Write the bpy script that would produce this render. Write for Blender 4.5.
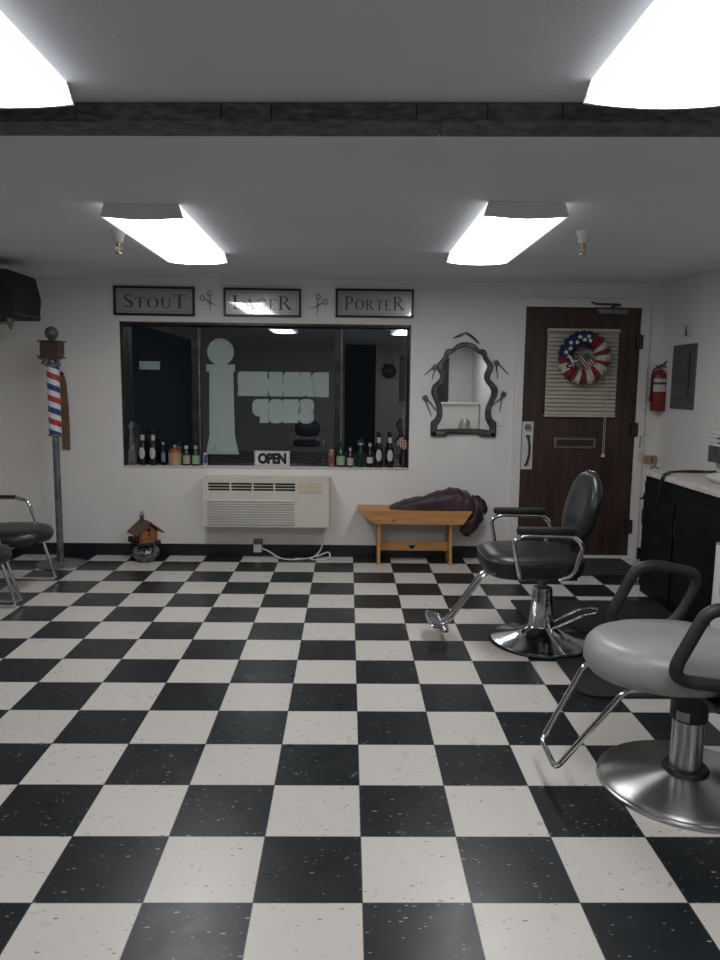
import bpy, bmesh, math, random
from mathutils import Vector, Matrix, noise
random.seed(7)
PI = math.pi
sc = bpy.context.scene
for o in list(bpy.data.objects): bpy.data.objects.remove(o)
# ---------------------------------------------------------------- camera
CX, CY, CH, YAW, PIT, ROL, FPX = -0.0533, -1.8947, 1.4314, 0.0171, 0.1281, 0.0118, 740.7
fw = Vector((math.sin(YAW)*math.cos(PIT), math.cos(YAW)*math.cos(PIT), -math.sin(PIT)))
rt = Vector((math.cos(YAW), -math.sin(YAW), 0)); up = rt.cross(fw)
r2 = rt*math.cos(ROL)+up*math.sin(ROL); u2 = -rt*math.sin(ROL)+up*math.cos(ROL)
cam_d = bpy.data.cameras.new('camera'); cam = bpy.data.objects.new('camera', cam_d)
sc.collection.objects.link(cam)
m4 = Matrix((r2, u2, -fw)).transposed().to_4x4(); m4.translation = (CX, CY, CH)
cam.matrix_world = m4
cam_d.sensor_fit = 'VERTICAL'; cam_d.sensor_height = 36; cam_d.lens = FPX/960*36; cam_d.clip_start = .02
sc.camera = cam
# ---------------------------------------------------------------- world / exposure
w = bpy.data.worlds.new('night'); sc.world = w; w.use_nodes = True
w.node_tree.nodes['Background'].inputs[0].default_value = (.35, .45, .6, 1)
w.node_tree.nodes['Background'].inputs[1].default_value = .006
LAMP = 9.0
sc.view_settings.view_transform = 'Standard'; sc.view_settings.look = 'None'
sc.view_settings.gamma = 1; sc.view_settings.use_curve_mapping = False
sc.view_settings.exposure = 0.82

# ---------------------------------------------------------------- materials
def mat(name, col, rough=.6, metal=0, spec=.5, **kw):
    m = bpy.data.materials.new(name); m.use_nodes = True
    b = m.node_tree.nodes['Principled BSDF']
    b.inputs['Base Color'].default_value = (*col, 1); b.inputs['Roughness'].default_value = rough
    b.inputs['Metallic'].default_value = metal; b.inputs['Specular IOR Level'].default_value = spec
    for k, v in kw.items(): b.inputs[k].default_value = v
    return m
def nodes(m): return m.node_tree.nodes, m.node_tree.links, m.node_tree.nodes['Principled BSDF']
def vary(m, c1, c2, scale=6, stretch=(1, 1, 1), detail=4, bump=0, lo=.35, hi=.65, bscale=None):
    """mottle a material between two colours with stretched noise, with an optional bump"""
    N, L, b = nodes(m)
    tc = N.new('ShaderNodeTexCoord'); mp = N.new('ShaderNodeMapping'); mp.inputs['Scale'].default_value = stretch
    nz = N.new('ShaderNodeTexNoise'); nz.inputs['Scale'].default_value = scale; nz.inputs['Detail'].default_value = detail
    cr = N.new('ShaderNodeValToRGB'); cr.color_ramp.elements[0].position = lo; cr.color_ramp.elements[1].position = hi
    cr.color_ramp.elements[0].color = (*c1, 1); cr.color_ramp.elements[1].color = (*c2, 1)
    L.new(tc.outputs['Object'], mp.inputs[0]); L.new(mp.outputs[0], nz.inputs[0]); L.new(nz.outputs[0], cr.inputs[0])
    L.new(cr.outputs[0], b.inputs['Base Color'])
    if bump:
        bp = N.new('ShaderNodeBump'); bp.inputs['Strength'].default_value = bump; bp.inputs['Distance'].default_value = .004
        if bscale:
            n2 = N.new('ShaderNodeTexNoise'); n2.inputs['Scale'].default_value = bscale; n2.inputs['Detail'].default_value = 3
            L.new(mp.outputs[0], n2.inputs[0]); L.new(n2.outputs[0], bp.inputs['Height'])
        else: L.new(nz.outputs[0], bp.inputs['Height'])
        L.new(bp.outputs[0], b.inputs['Normal'])
    return m
WALL = vary(mat('wall_paint', (.6, .58, .55), .55), (.73, .705, .68), (.77, .745, .72), 1.5, bump=.08, bscale=120)
CEIL = vary(mat('ceiling_paint', (.6, .6, .6), .7), (.66, .69, .745), (.70, .73, .785), 1.2, bump=.35, bscale=90)
TRIMW = vary(mat('door_trim_paint', (.6, .59, .56), .45), (.68, .67, .65), (.73, .72, .70), 4)
BLACKTRIM = vary(mat('black_rubber_base', (.012, .013, .015), .35), (.008, .009, .012), (.016, .018, .022), 8)
BEAM = vary(mat('dark_beam_wood', (.05, .05, .055), .6), (.05, .052, .058), (.15, .152, .158), 22, (1.0, 1, 3), 8, bump=.8, lo=.38, hi=.72)
CHROME = vary(mat('chrome', (.75, .75, .76), .12, 1), (.62, .62, .64), (.8, .8, .82), 9)
CHROME2 = vary(mat('hammered_chrome', (.75, .75, .76), .14, 1), (.4, .4, .42), (.8, .8, .82), 45, (1, 1, .5), bump=1.0)
STEEL = mat('brushed_steel', (.52, .52, .52), .3, 1, Anisotropic=.85, **{'Anisotropic Rotation': .25})
N, L, b = nodes(STEEL); tg = N.new('ShaderNodeTangent'); tg.direction_type = 'RADIAL'; tg.axis = 'Z'; L.new(tg.outputs[0], b.inputs['Tangent'])
DULL = vary(mat('dull_grey_metal', (.2, .2, .2), .45, .7), (.13, .13, .135), (.25, .25, .25), 12)
VINYL = vary(mat('black_vinyl', (.012, .014, .016), .33), (.010, .012, .014), (.018, .021, .024), 10, bump=.06, bscale=200)
GREYV = vary(mat('grey_vinyl', (.3, .31, .30), .36), (.27, .28, .275), (.33, .34, .33), 5, bump=.12, bscale=30)
SOFTB = vary(mat('black_armrest_foam', (.012, .012, .013), .5), (.009, .009, .01), (.02, .02, .022), 20)
PLASTB = vary(mat('black_plastic', (.01, .01, .011), .4), (.008, .008, .01), (.015, .015, .017), 6)
SPK = vary(mat('black_speaker_cloth', (.006, .008, .012), .8), (.005, .007, .01), (.012, .015, .022), 30)
MATM = vary(mat('floor_mat_rubber', (.012, .013, .015), .6), (.010, .011, .013), (.02, .021, .024), 60, bump=.4)
DMAT = vary(mat('door_mat_pile', (.022, .028, .026), .95), (.012, .016, .015), (.035, .042, .038), 120, bump=.8)
DOORW = vary(mat('dark_stained_door', (.03, .018, .012), .45), (.026, .014, .011), (.062, .034, .024), 3.5, (5, 5, .6), 6, bump=.1)
PINE = vary(mat('honey_pine', (.5, .24, .08), .45), (.40, .185, .065), (.54, .27, .10), 5, (.7, 6, 9), 5)
AC = vary(mat('ac_cream_plastic', (.5, .47, .40), .45), (.56, .525, .465), (.61, .575, .51), 3)
ACIN = mat('ac_dark_inside', (.02, .02, .02), .7)
ACL = mat('ac_tan_cover', (.55, .47, .35), .5)
WHITEP = vary(mat('white_plastic', (.65, .65, .63), .4), (.6, .6, .58), (.68, .68, .66), 8)
LIP = mat('white_fixture_metal', (.8, .8, .8), .4)
FRAMEB = vary(mat('dark_aluminium_frame', (.03, .033, .035), .35, .5), (.02, .022, .024), (.05, .053, .056), 10)
POSTF = mat('black_poster_frame', (.008, .008, .01), .35)
POSTER = vary(mat('silver_print', (.4, .4, .42), .3, .3), (.32, .32, .34), (.46, .46, .48), 2.5)
INK = mat('dark_lettering', (.035, .035, .04), .5)
INK2 = mat('black_sign_ink', (.008, .008, .008), .5)
SIGNW = mat('white_sign_board', (.62, .62, .60), .5)
DECAL = vary(mat('vinyl_decal_back', (.62, .68, .66), .6), (.60, .67, .65), (.66, .72, .70), 2)
RED = mat('red_paint', (.20, .016, .02), .4); RED2 = mat('stripe_red', (.42, .035, .04), .4); BLUE2 = mat('stripe_blue', (.02, .045, .2), .4)
STRW = mat('stripe_white', (.7, .7, .72), .35)
BROWN = vary(mat('brown_copper_cap', (.07, .04, .035), .5), (.05, .028, .025), (.09, .05, .042), 14)
BALL = mat('grey_globe', (.10, .11, .115), .3)
STROP = vary(mat('tan_leather_strop', (.14, .09, .055), .6), (.11, .07, .045), (.17, .11, .07), 7)
COAT = vary(mat('maroon_nylon', (.03, .012, .018), .55), (.024, .011, .018), (.060, .026, .038), 9, bump=.3)
COATI = mat('coat_dark_lining', (.01, .011, .014), .7); COATG = mat('coat_grey_collar', (.12, .125, .12), .7)
PANEL = vary(mat('grey_electric_panel', (.10, .115, .11), .5, .2), (.085, .10, .095), (.12, .135, .13), 6)
CAB = vary(mat('black_cabinet_laminate', (.004, .005, .006), .55, 0, .15), (.003, .0038, .0048), (.006, .0075, .009), 5)
CTOP = vary(mat('speckled_countertop', (.5, .47, .42), .35), (.40, .37, .34), (.58, .55, .51), 45, lo=.35, hi=.6)
PEWTER = vary(mat('antique_pewter_frame', (.12, .125, .125), .38, .6), (.03, .034, .034), (.14, .145, .145), 12, lo=.3, hi=.75)
MIRR = mat('mirror_silver', (.72, .76, .75), .02, 1)
IRON = mat('blackened_iron', (.05, .045, .045), .45, .6)
BRASS = mat('aged_brass', (.28, .22, .13), .35, .9)
IVORY = vary(mat('ivory_blind_slat', (.5, .48, .40), .5), (.46, .44, .37), (.52, .50, .42), 6)
FABW = mat('cream_fabric', (.5, .44, .39), .9); FABR = mat('red_fabric', (.16, .02, .024), .9); FABB = mat('navy_fabric', (.012, .024, .065), .9)
LOG = vary(mat('varnished_logs', (.3, .12, .04), .5), (.22, .085, .03), (.36, .15, .055), 20)
ROOFB = vary(mat('brown_shingles', (.12, .07, .055), .7), (.08, .045, .035), (.15, .09, .07), 40, bump=.5)
GREEN = mat('dark_green_paint', (.02, .03, .022), .6)
BGL = mat('bottle_dark_glass', (.006, .008, .008), .12); BGG = mat('bottle_green_glass', (.008, .03, .016), .12)
LABW = mat('paper_label_white', (.45, .46, .46), .6); LABG = mat('paper_label_green', (.25, .36, .22), .6); LABP = mat('paper_label_pink', (.42, .33, .33), .6)
LABC = mat('paper_label_cream', (.36, .34, .27), .6); LABB = mat('paper_label_blue', (.12, .2, .33), .6)
JUG = vary(mat('tan_stoneware', (.4, .26, .15), .5), (.3, .2, .12), (.46, .32, .19), 10); JUGT = mat('rust_glaze', (.22, .07, .035), .4)
AMB = vary(mat('amber_can', (.25, .1, .06), .4), (.16, .05, .04), (.36, .2, .12), 18)
TANB = mat('tan_outlet_box', (.34, .23, .16), .5)
CURT = mat('dark_blue_curtain_cloth', (.03, .035, .045), .9)
JARM = vary(mat('dark_mottled_glass', (.1, .1, .1), .15, .5), (.03, .03, .032), (.28, .27, .25), 40, bump=.6)
TWINE = mat('dried_stalks', (.05, .04, .03), .9)
BLUEP = mat('blue_print', (.02, .06, .16), .5); CORDW = mat('white_cord', (.6, .58, .54), .5)
CHRTILE = mat('tile', (.5, .5, .5), .3)
CLEAR = bpy.data.materials.new('clear_glassware'); CLEAR.use_nodes = True
b = CLEAR.node_tree.nodes['Principled BSDF']; b.inputs['Transmission Weight'].default_value = .9; b.inputs['Roughness'].default_value = .05
b.inputs['Base Color'].default_value = (.75, .78, .78, 1)
def thin_glass(name, refl, tint=(1, 1, 1), rough=0):
    m = bpy.data.materials.new(name); m.use_nodes = True; N = m.node_tree.nodes; L = m.node_tree.links; N.clear()
    o = N.new('ShaderNodeOutputMaterial'); mx = N.new('ShaderNodeMixShader'); t = N.new('ShaderNodeBsdfTransparent'); g = N.new('ShaderNodeBsdfGlossy')
    t.inputs[0].default_value = (*tint, 1); g.inputs['Roughness'].default_value = rough; g.inputs[0].default_value = (.92, .98, .97, 1)
    lw = N.new('ShaderNodeLayerWeight'); lw.inputs[0].default_value = .5
    mr = N.new('ShaderNodeMapRange'); mr.inputs[3].default_value = refl; mr.inputs[4].default_value = 1
    pw = N.new('ShaderNodeMath'); pw.operation = 'POWER'; pw.inputs[1].default_value = 4
    L.new(lw.outputs['Facing'], pw.inputs[0]); L.new(pw.outputs[0], mr.inputs[0]); L.new(mr.outputs[0], mx.inputs[0])
    L.new(t.outputs[0], mx.inputs[1]); L.new(g.outputs[0], mx.inputs[2]); L.new(mx.outputs[0], o.inputs[0])
    return m
WGLASS = thin_glass('window_glass', .19, (.8, .84, .84)); PGLASS = thin_glass('poster_glass', .07)
# floor: 12 inch vinyl composition tiles, black and white, flecked
T = .3048
FLOOR = mat('checkered_vinyl_tile', (.5, .5, .5), .3, 0, .36)
N, L, b = nodes(FLOOR)
def nd(t, **k):
    n = N.new('ShaderNode'+t)
    for a, v in k.items(): setattr(n, a, v)
    return n
tc = nd('TexCoord'); sx = nd('SeparateXYZ'); L.new(tc.outputs['Object'], sx.inputs[0])
def mth(op, a, b_=None):
    n = nd('Math', operation=op)
    for i, v in enumerate((a, b_)):
        if v is None: continue
        if isinstance(v, (int, float)): n.inputs[i].default_value = v
        else: L.new(v, n.inputs[i])
    return n.outputs[0]
ux = mth('DIVIDE', sx.outputs[0], T); uy = mth('DIVIDE', sx.outputs[1], T)
par = mth('FLOORED_MODULO', mth('ADD', mth('FLOOR', ux), mth('FLOOR', uy)), 2)     # 1 = black
fx = mth('FRACT', ux); fy = mth('FRACT', uy)
ex = mth('MINIMUM', fx, mth('SUBTRACT', 1, fx)); ey = mth('MINIMUM', fy, mth('SUBTRACT', 1, fy))
seam = mth('LESS_THAN', mth('MINIMUM', ex, ey), .006)
wn = nd('TexWhiteNoise', noise_dimensions='2D'); cv = nd('CombineXYZ')
L.new(mth('FLOOR', ux), cv.inputs[0]); L.new(mth('FLOOR', uy), cv.inputs[1]); L.new(cv.outputs[0], wn.inputs['Vector'])
def flecks(scale, th, rot, stretch):
    mp = nd('Mapping'); mp.inputs['Scale'].default_value = stretch; mp.inputs['Rotation'].default_value = (0, 0, rot)
    L.new(tc.outputs['Object'], mp.inputs[0])
    v = nd('TexVoronoi'); v.inputs['Scale'].default_value = scale; v.inputs['Randomness'].default_value = 1; L.new(mp.outputs[0], v.inputs['Vector'])
    s = nd('SeparateColor'); L.new(v.outputs['Color'], s.inputs[0])
    big = mth('MULTIPLY', mth('POWER', s.outputs[1], 1.6), th)
    return mth('MULTIPLY', mth('LESS_THAN', v.outputs['Distance'], big), mth('GREATER_THAN', s.outputs[0], .3))
fl = mth('MAXIMUM', flecks(24, .20, .5, (1, 2.8, 1)), flecks(37, .20, -.9, (1, 3, 1)))
def mixc(f, a, c):
    n = nd('Mix', data_type='RGBA')
    if isinstance(f, (int, float)): n.inputs[0].default_value = f
    else: L.new(f, n.inputs[0])
    for i, v in ((6, a), (7, c)):
        if isinstance(v, tuple): n.inputs[i].default_value = (*v, 1)
        else: L.new(v, n.inputs[i])
    return n.outputs[2]
nz = nd('TexNoise'); nz.inputs['Scale'].default_value = 5; nz.inputs['Detail'].default_value = 5; L.new(tc.outputs['Object'], nz.inputs[0])
tone = mth('ADD', mth('MULTIPLY', wn.outputs['Value'], .6), mth('MULTIPLY', nz.outputs[0], .5))
wh = mixc(tone, (.54, .51, .47), (.62, .59, .55)); whf = mixc(mth('MULTIPLY', fl, .8), wh, (.10, .085, .07))
bk = mixc(tone, (.008, .0105, .0125), (.014, .0175, .020)); bkf = mixc(mth('MULTIPLY', fl, .8), bk, (.34, .35, .34))
colr = mixc(par, whf, bkf); colr = mixc(mth('MULTIPLY', seam, .75), colr, (.05, .048, .045))
L.new(colr, b.inputs['Base Color'])
n3 = nd('TexNoise'); n3.inputs['Scale'].default_value = 9; n3.inputs['Detail'].default_value = 4; L.new(tc.outputs['Object'], n3.inputs[0])
L.new(mth('ADD', mth('MULTIPLY', n3.outputs[0], .22), .2), b.inputs['Roughness'])
bp = nd('Bump'); bp.inputs['Strength'].default_value = .12; bp.inputs['Distance'].default_value = .002
L.new(mth('SUBTRACT', n3.outputs[0], mth('MULTIPLY', seam, 1.5)), bp.inputs['Height']); L.new(bp.outputs[0], b.inputs['Normal'])

def emis(name, s, col=(1, 1, 1)):
    m = bpy.data.materials.new(name); m.use_nodes = True; N = m.node_tree.nodes; N.clear()
    o = N.new('ShaderNodeOutputMaterial'); e = N.new('ShaderNodeEmission'); e.inputs[0].default_value = (*col, 1); e.inputs[1].default_value = s
    m.node_tree.links.new(e.outputs[0], o.inputs[0]); return m, e
LENS, e_ = emis('fluorescent_lens', LAMP, (.985, .99, 1))
N = LENS.node_tree.nodes; L = LENS.node_tree.links        # two tubes behind the lens: brighter bands, dimmer rim
tc = N.new('ShaderNodeTexCoord'); sx = N.new('ShaderNodeSeparateXYZ'); L.new(tc.outputs['Object'], sx.inputs[0])
ab = N.new('ShaderNodeMath'); ab.operation = 'ABSOLUTE'; L.new(sx.outputs[0], ab.inputs[0])
cr = N.new('ShaderNodeValToRGB'); cr.color_ramp.interpolation = 'EASE'
el = cr.color_ramp.elements; el[0].position = 0; el[0].color = (.62, .62, .62, 1); el[1].position = 1; el[1].color = (.06, .06, .06, 1)
for p_, v_ in ((.35, 1), (.6, 1), (.86, .30), (.905, .07)): x = el.new(p_); x.color = (v_, v_, v_, 1)
dv = N.new('ShaderNodeMath'); dv.operation = 'DIVIDE'; dv.inputs[1].default_value = .195; L.new(ab.outputs[0], dv.inputs[0]); L.new(dv.outputs[0], cr.inputs[0])
ml = N.new('ShaderNodeMath'); ml.operation = 'MULTIPLY'; ml.inputs[1].default_value = LAMP; L.new(cr.outputs[0], ml.inputs[0]); L.new(ml.outputs[0], e_.inputs[1])

# ---------------------------------------------------------------- mesh helpers
class MB:
    def __init__(s): s.v = []; s.f = []; s.m = []; s.X = Matrix.Identity(4)
    def add(s, vs, fs, mi=0):
        n = len(s.v); s.v += [tuple(s.X @ Vector(p)) for p in vs]; s.f += [tuple(i+n for i in f) for f in fs]; s.m += [mi]*len(fs); return s
    def box(s, c, d, mi=0, bev=0, rot=None):
        bm = bmesh.new(); bmesh.ops.create_cube(bm, size=1)
        bmesh.ops.scale(bm, vec=d, verts=bm.verts)
        if bev: bmesh.ops.bevel(bm, geom=bm.edges[:], offset=bev, segments=2, affect='EDGES', profile=.6)
        if rot: bmesh.ops.transform(bm, matrix=rot.to_4x4() if hasattr(rot, 'to_4x4') else rot, verts=bm.verts)
        bmesh.ops.translate(bm, vec=c, verts=bm.verts); return s.bm(bm, mi)
    def bx(s, x0, x1, y0, y1, z0, z1, mi=0, bev=0): return s.box(((x0+x1)/2, (y0+y1)/2, (z0+z1)/2), (abs(x1-x0), abs(y1-y0), abs(z1-z0)), mi, bev)
    def bm(s, bm, mi=0):
        bm.verts.index_update(); s.add([v.co[:] for v in bm.verts], [tuple(v.index for v in f.verts) for f in bm.faces], mi); bm.free(); return s
    def rings(s, R, mi=0, cap=True, closed=True):
        n = len(R[0]); fs = []
        for j in range(len(R)-1):
            for i in range(n if closed else n-1):
                a = j*n+i; b_ = j*n+(i+1) % n; fs.append((a, b_, b_+n, a+n))
        if cap: fs += [tuple(range(n-1, -1, -1)), tuple((len(R)-1)*n+i for i in range(n))]
        return s.add([p for r in R for p in r], fs, mi)
    def lathe(s, prof, mi=0, n=40, c=(0, 0, 0), cap=True):
        return s.rings([[(c[0]+r*math.cos(2*PI*i/n), c[1]+r*math.sin(2*PI*i/n), c[2]+z) for i in range(n)] for r, z in prof], mi, cap)
    def tube(s, pts, r, mi=0, n=12, fil=0, closed=False, fn=6):
        P = [Vector(p) for p in pts]
        if fil:
            Q = []
            rng = range(len(P)) if closed else range(1, len(P)-1)
            if not closed: Q.append(P[0])
            for i in rng:
                a, b_, c = P[i-1], P[i], P[(i+1) % len(P)]
                d1 = (a-b_); d2 = (c-b_); k = min(fil, d1.length*.49, d2.length*.49)
                p1 = b_+d1.normalized()*k; p2 = b_+d2.normalized()*k
                for j in range(fn+1):
                    t = j/fn; Q.append(p1*(1-t)**2+b_*2*t*(1-t)+p2*t*t)
            if not closed: Q.append(P[-1])
            P = Q
        R = []; nv = None; m = len(P)
        for i in range(m):
            if closed: t = (P[(i+1) % m]-P[i-1]).normalized()
            else: t = (P[min(i+1, m-1)]-P[max(i-1, 0)]).normalized()
            if nv is None: nv = t.orthogonal().normalized()
            else: nv = (nv-t*nv.dot(t)).normalized()
            bn = t.cross(nv); rr = r[i] if isinstance(r, (list, tuple)) and len(r) == m else (r if not isinstance(r, (list, tuple)) else r[0]+(r[1]-r[0])*i/(m-1))
            R.append([tuple(P[i]+nv*rr*math.cos(2*PI*k/n)+bn*rr*math.sin(2*PI*k/n)) for k in range(n)])
        if closed: R.append(R[0]); return s.rings(R, mi, False)
        return s.rings(R, mi)
    def prism(s, pts, y0, y1, mi=0, axis='y'):
        n = len(pts)
        f = {'y': lambda p, d: (p[0], d, p[1]), 'z': lambda p, d: (p[0], p[1], d), 'x': lambda p, d: (d, p[0], p[1])}[axis]
        bm = bmesh.new(); A = [bm.verts.new(f(p, y0)) for p in pts]; B = [bm.verts.new(f(p, y1)) for p in pts]
        f1 = bm.faces.new(A); f2 = bm.faces.new(B)
        for i in range(n): bm.faces.new((A[i], A[(i+1) % n], B[(i+1) % n], B[i]))
        bmesh.ops.triangulate(bm, faces=[f1, f2]); return s.bm(bm, mi)
    def pad(s, outline, prof, mi=0, c=(0, 0)):
        """cushion: outline scaled about c at every (scale, z) of the profile"""
        R = [[(c[0]+(x-c[0])*k, c[1]+(y-c[1])*k, z) for x, y in outline] for k, z in prof]
        return s.rings(R, mi)
    def build(s, name, mats, parent=None, smooth=False, auto=None):
        me = bpy.data.meshes.new(name); me.from_pydata(s.v, [], s.f)
        if not isinstance(mats, (list, tuple)): mats = [mats]
        for m in mats: me.materials.append(m)
        for p, i in zip(me.polygons, s.m): p.material_index = i; p.use_smooth = smooth
        bm = bmesh.new(); bm.from_mesh(me); bmesh.ops.recalc_face_normals(bm, faces=bm.faces[:]); bm.to_mesh(me); bm.free()
        if smooth: me.set_sharp_from_angle(angle=math.radians(auto or 40))
        me.update(); o = bpy.data.objects.new(name, me); sc.collection.objects.link(o)
        if parent: o.parent = parent
        return o
def tag(o, label, cat, group=None):
    o['label'] = label; o['category'] = cat
    if group: o['group'] = group
    return o
def thing(name, label, cat, loc, rz=0, group=None):
    o = bpy.data.objects.new(name, None); o.empty_display_size = .05; sc.collection.objects.link(o)
    o.location = loc; o.rotation_euler = (0, 0, rz); return tag(o, label, cat, group)
def struct(o): o['kind'] = 'structure'; return o
def sempty(name, loc=(0, 0, 0)):
    o = bpy.data.objects.new(name, None); sc.collection.objects.link(o); o.location = loc; return struct(o)
def plate(name, outer, holes, y0, y1, m, parent=None, bev=0, mats=None):
    """flat panel in the XZ plane with real holes, from y0 (back) to y1 (front)"""
    cu = bpy.data.curves.new(name, 'CURVE'); cu.dimensions = '2D'; cu.fill_mode = 'BOTH'; cu.extrude = abs(y1-y0)/2-bev; cu.bevel_depth = bev; cu.bevel_resolution = 2
    for pts in [outer]+list(holes):
        sp = cu.splines.new('POLY'); sp.points.add(len(pts)-1); sp.use_cyclic_u = True
        for p_, q in zip(sp.points, pts): p_.co = (q[0], q[1], 0, 1)
    return _curve_to(cu, name, Matrix.Translation((0, (y0+y1)/2, 0)) @ Matrix.Rotation(PI/2, 4, 'X'), m, parent)
def _curve_to(cu, name, X, m, parent, smooth=False):
    t = bpy.data.objects.new('tmp', cu); sc.collection.objects.link(t); dg = bpy.context.evaluated_depsgraph_get(); dg.update()
    me = bpy.data.meshes.new_from_object(t.evaluated_get(dg)); bpy.data.objects.remove(t); bpy.data.curves.remove(cu)
    me.name = name; me.transform(X); me.materials.clear(); me.materials.append(m)
    o = bpy.data.objects.new(name, me); sc.collection.objects.link(o)
    if parent: o.parent = parent
    return o
def text(name, body, width, height, loc, m, parent, thick=.002, off=0, mirror=False, spacing=1, res=4, fat=0):
    """lettering facing -Y, centred at loc, stretched to width x height"""
    cu = bpy.data.curves.new(name, 'FONT'); cu.body = body; cu.size = 1; cu.offset = off; cu.space_character = spacing; cu.extrude = .05; cu.resolution_u = res
    o = _curve_to(cu, name, Matrix.Identity(4), m, parent); me = o.data
    xs = [v.co.x for v in me.vertices]; ys = [v.co.y for v in me.vertices]
    cx, cy = (max(xs)+min(xs))/2, (max(ys)+min(ys))/2; sx, sy = width/(max(xs)-min(xs)), height/(max(ys)-min(ys))
    if mirror: sx = -sx
    for v in me.vertices: v.co = (loc[0]+(v.co.x-cx)*sx, loc[1]+(-1 if v.co.z > 0 else 1)*thick/2, loc[2]+(v.co.y-cy)*sy)
    if mirror: me.flip_normals()
    if fat:
        bm = bmesh.new(); bm.from_mesh(me); src = bm.verts[:]+bm.edges[:]+bm.faces[:]
        for k in range(12):
            g = bmesh.ops.duplicate(bm, geom=src); a = 2*PI*k/12
            bmesh.ops.translate(bm, vec=(fat*math.cos(a), -.0002*(k+1), fat*math.sin(a)), verts=[e for e in g['geom'] if isinstance(e, bmesh.types.BMVert)])
        bm.to_mesh(me); bm.free()
    return o
def arc(cx, cy, r, a0, a1, n=10, ry=None): return [(cx+r*math.cos(math.radians(a0+(a1-a0)*i/n)), cy+(ry or r)*math.sin(math.radians(a0+(a1-a0)*i/n))) for i in range(n+1)]
def rrect(x0, x1, y0, y1, r, n=5):
    return arc(x1-r, y1-r, r, 0, 90, n)+arc(x0+r, y1-r, r, 90, 180, n)+arc(x0+r, y0+r, r, 180, 270, n)+arc(x1-r, y0+r, r, 270, 360, n)
def sup(a, b_, e=3.0, n=40, cx=0, cy=0):
    R = []
    for i in range(n):
        t = 2*PI*i/n; c, s_ = math.cos(t), math.sin(t)
        R.append((cx+a*math.copysign(abs(c)**(2/e), c), cy+b_*math.copysign(abs(s_)**(2/e), s_)))
    return R
def heart(cx, cy, s):
    R = []
    for i in range(32):
        t = 2*PI*i/32; R.append((cx+s*(16*math.sin(t)**3)/17, cy+s*(13*math.cos(t)-5*math.cos(2*t)-2*math.cos(3*t)-math.cos(4*t))/17))
    return R
def dup(root, loc, label=None, rz=None):
    r = root.copy(); sc.collection.objects.link(r); r.location = loc
    if rz is not None: r.rotation_euler = (0, 0, rz)
    if label: r['label'] = label
    for ch in list(root.children):
        c = ch.copy(); sc.collection.objects.link(c); c.parent = r
        for g in list(ch.children):
            d = g.copy(); sc.collection.objects.link(d); d.parent = c
    return r

# ================================================================ room shell
XL, XR, YB, YR, ZC = -2.86, 2.50, 4.18, -5.2, 2.260
struct(MB().bx(XL-.15, XR+.15, YR-.15, YB+.3, -.1, 0).build('floor', FLOOR))
struct(MB().bx(XL-.15, XR+.15, YR-.15, YB+.3, ZC, ZC+.1).build('ceiling', CEIL))
WX0, WX1, WZ0, WZ1 = -1.893, .450, .750, 1.912
DX0, DX1, DZ1 = 1.372, 2.310, 2.069
struct(plate('wall_back', [(XL, 0), (XR, 0), (XR, ZC), (XL, ZC)], [[(WX0, WZ0), (WX1, WZ0), (WX1, WZ1), (WX0, WZ1)], [(DX0, .02), (DX1, .02), (DX1, DZ1), (DX0, DZ1)]], YB+.17, YB, WALL))
struct(MB().bx(XL-.12, XL, YR, YB+.17, 0, ZC).build('wall_left', WALL))
struct(MB().bx(XR, XR+.12, YR, YB+.17, 0, ZC).build('wall_right', WALL))
struct(MB().bx(XL, XR, YR-.12, YR, 0, ZC).build('wall_rear', WALL))
BBH = .10
bb = MB().bx(XL, DX0-.075, YB-.008, YB, 0, BBH, bev=.003).bx(DX1+.075, XR, YB-.008, YB, 0, BBH, bev=.003); struct(bb.build('baseboard_back', BLACKTRIM))
struct(MB().bx(XL, XL+.008, YR, YB-.01, 0, BBH, bev=.003).build('baseboard_left', BLACKTRIM))
struct(MB().bx(XR-.008, XR, YR+.01, YB-.01, 0, BBH, bev=.003).build('baseboard_right', BLACKTRIM))
# dark wooden beam with board facing and a lower lip
be = MB().bx(XL+.03, XR-.03, .430, .543, 2.209, ZC)
bw = [XL+.03, -2.3, -1.85, -1.3, -.9, -.46, -.31, .12, .33, .55, 1.1, 1.6, 2.0, XR-.03]
for a, c in zip(bw[:-1], bw[1:]): be.bx(a+.0015, c-.0015, .418, .432, 2.212, ZC-.001, bev=.002)
for a, c in ((XL+.03, .195), (.198, XR-.03)): be.bx(a, c, .415, .546, 2.203, 2.212, bev=.002)
bo = struct(be.build('trim_1', BEAM)); bo.rotation_euler = (0, 0, -.047)

# ---------------------------------------------------------------- window
win = sempty('window_1')
fr = MB(); y0, y1 = YB+.002, YB+.16
t_ = .022
fr.bx(WX0, WX0+t_, y0+.01, y1, WZ0, WZ1, bev=.002).bx(WX1-t_*.6, WX1, y0+.01, y1, WZ0, WZ1, bev=.002).bx(WX0, WX1, y0+.01, y1, WZ1-.020, WZ1, bev=.002)
fr.bx(WX0, WX1, y0+.085, y1, WZ0, WZ0+.012, bev=.002)
fr.build('window_frame', FRAMEB, win)
for xa, xb, in ((-1.345, -1.270), (-.168, -.098)):
    MB().bx(xa, xb, YB+.115, YB+.155, WZ0+.01, WZ1-.02, bev=.003).bx(xb-.018, xb-.008, YB+.108, YB+.12, WZ0+.012, WZ1-.03, 1, bev=.001).build('mullion', [FRAMEB, DULL], win)
MB().bx(-1.27, -.168, YB+.118, YB+.135, WZ1-.034, WZ1-.020, bev=.002).bx(-1.27, -.168, YB+.113, YB+.12, WZ1-.036, WZ1-.032, 1).build('sash_rail', [FRAMEB, DULL], win)
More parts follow.
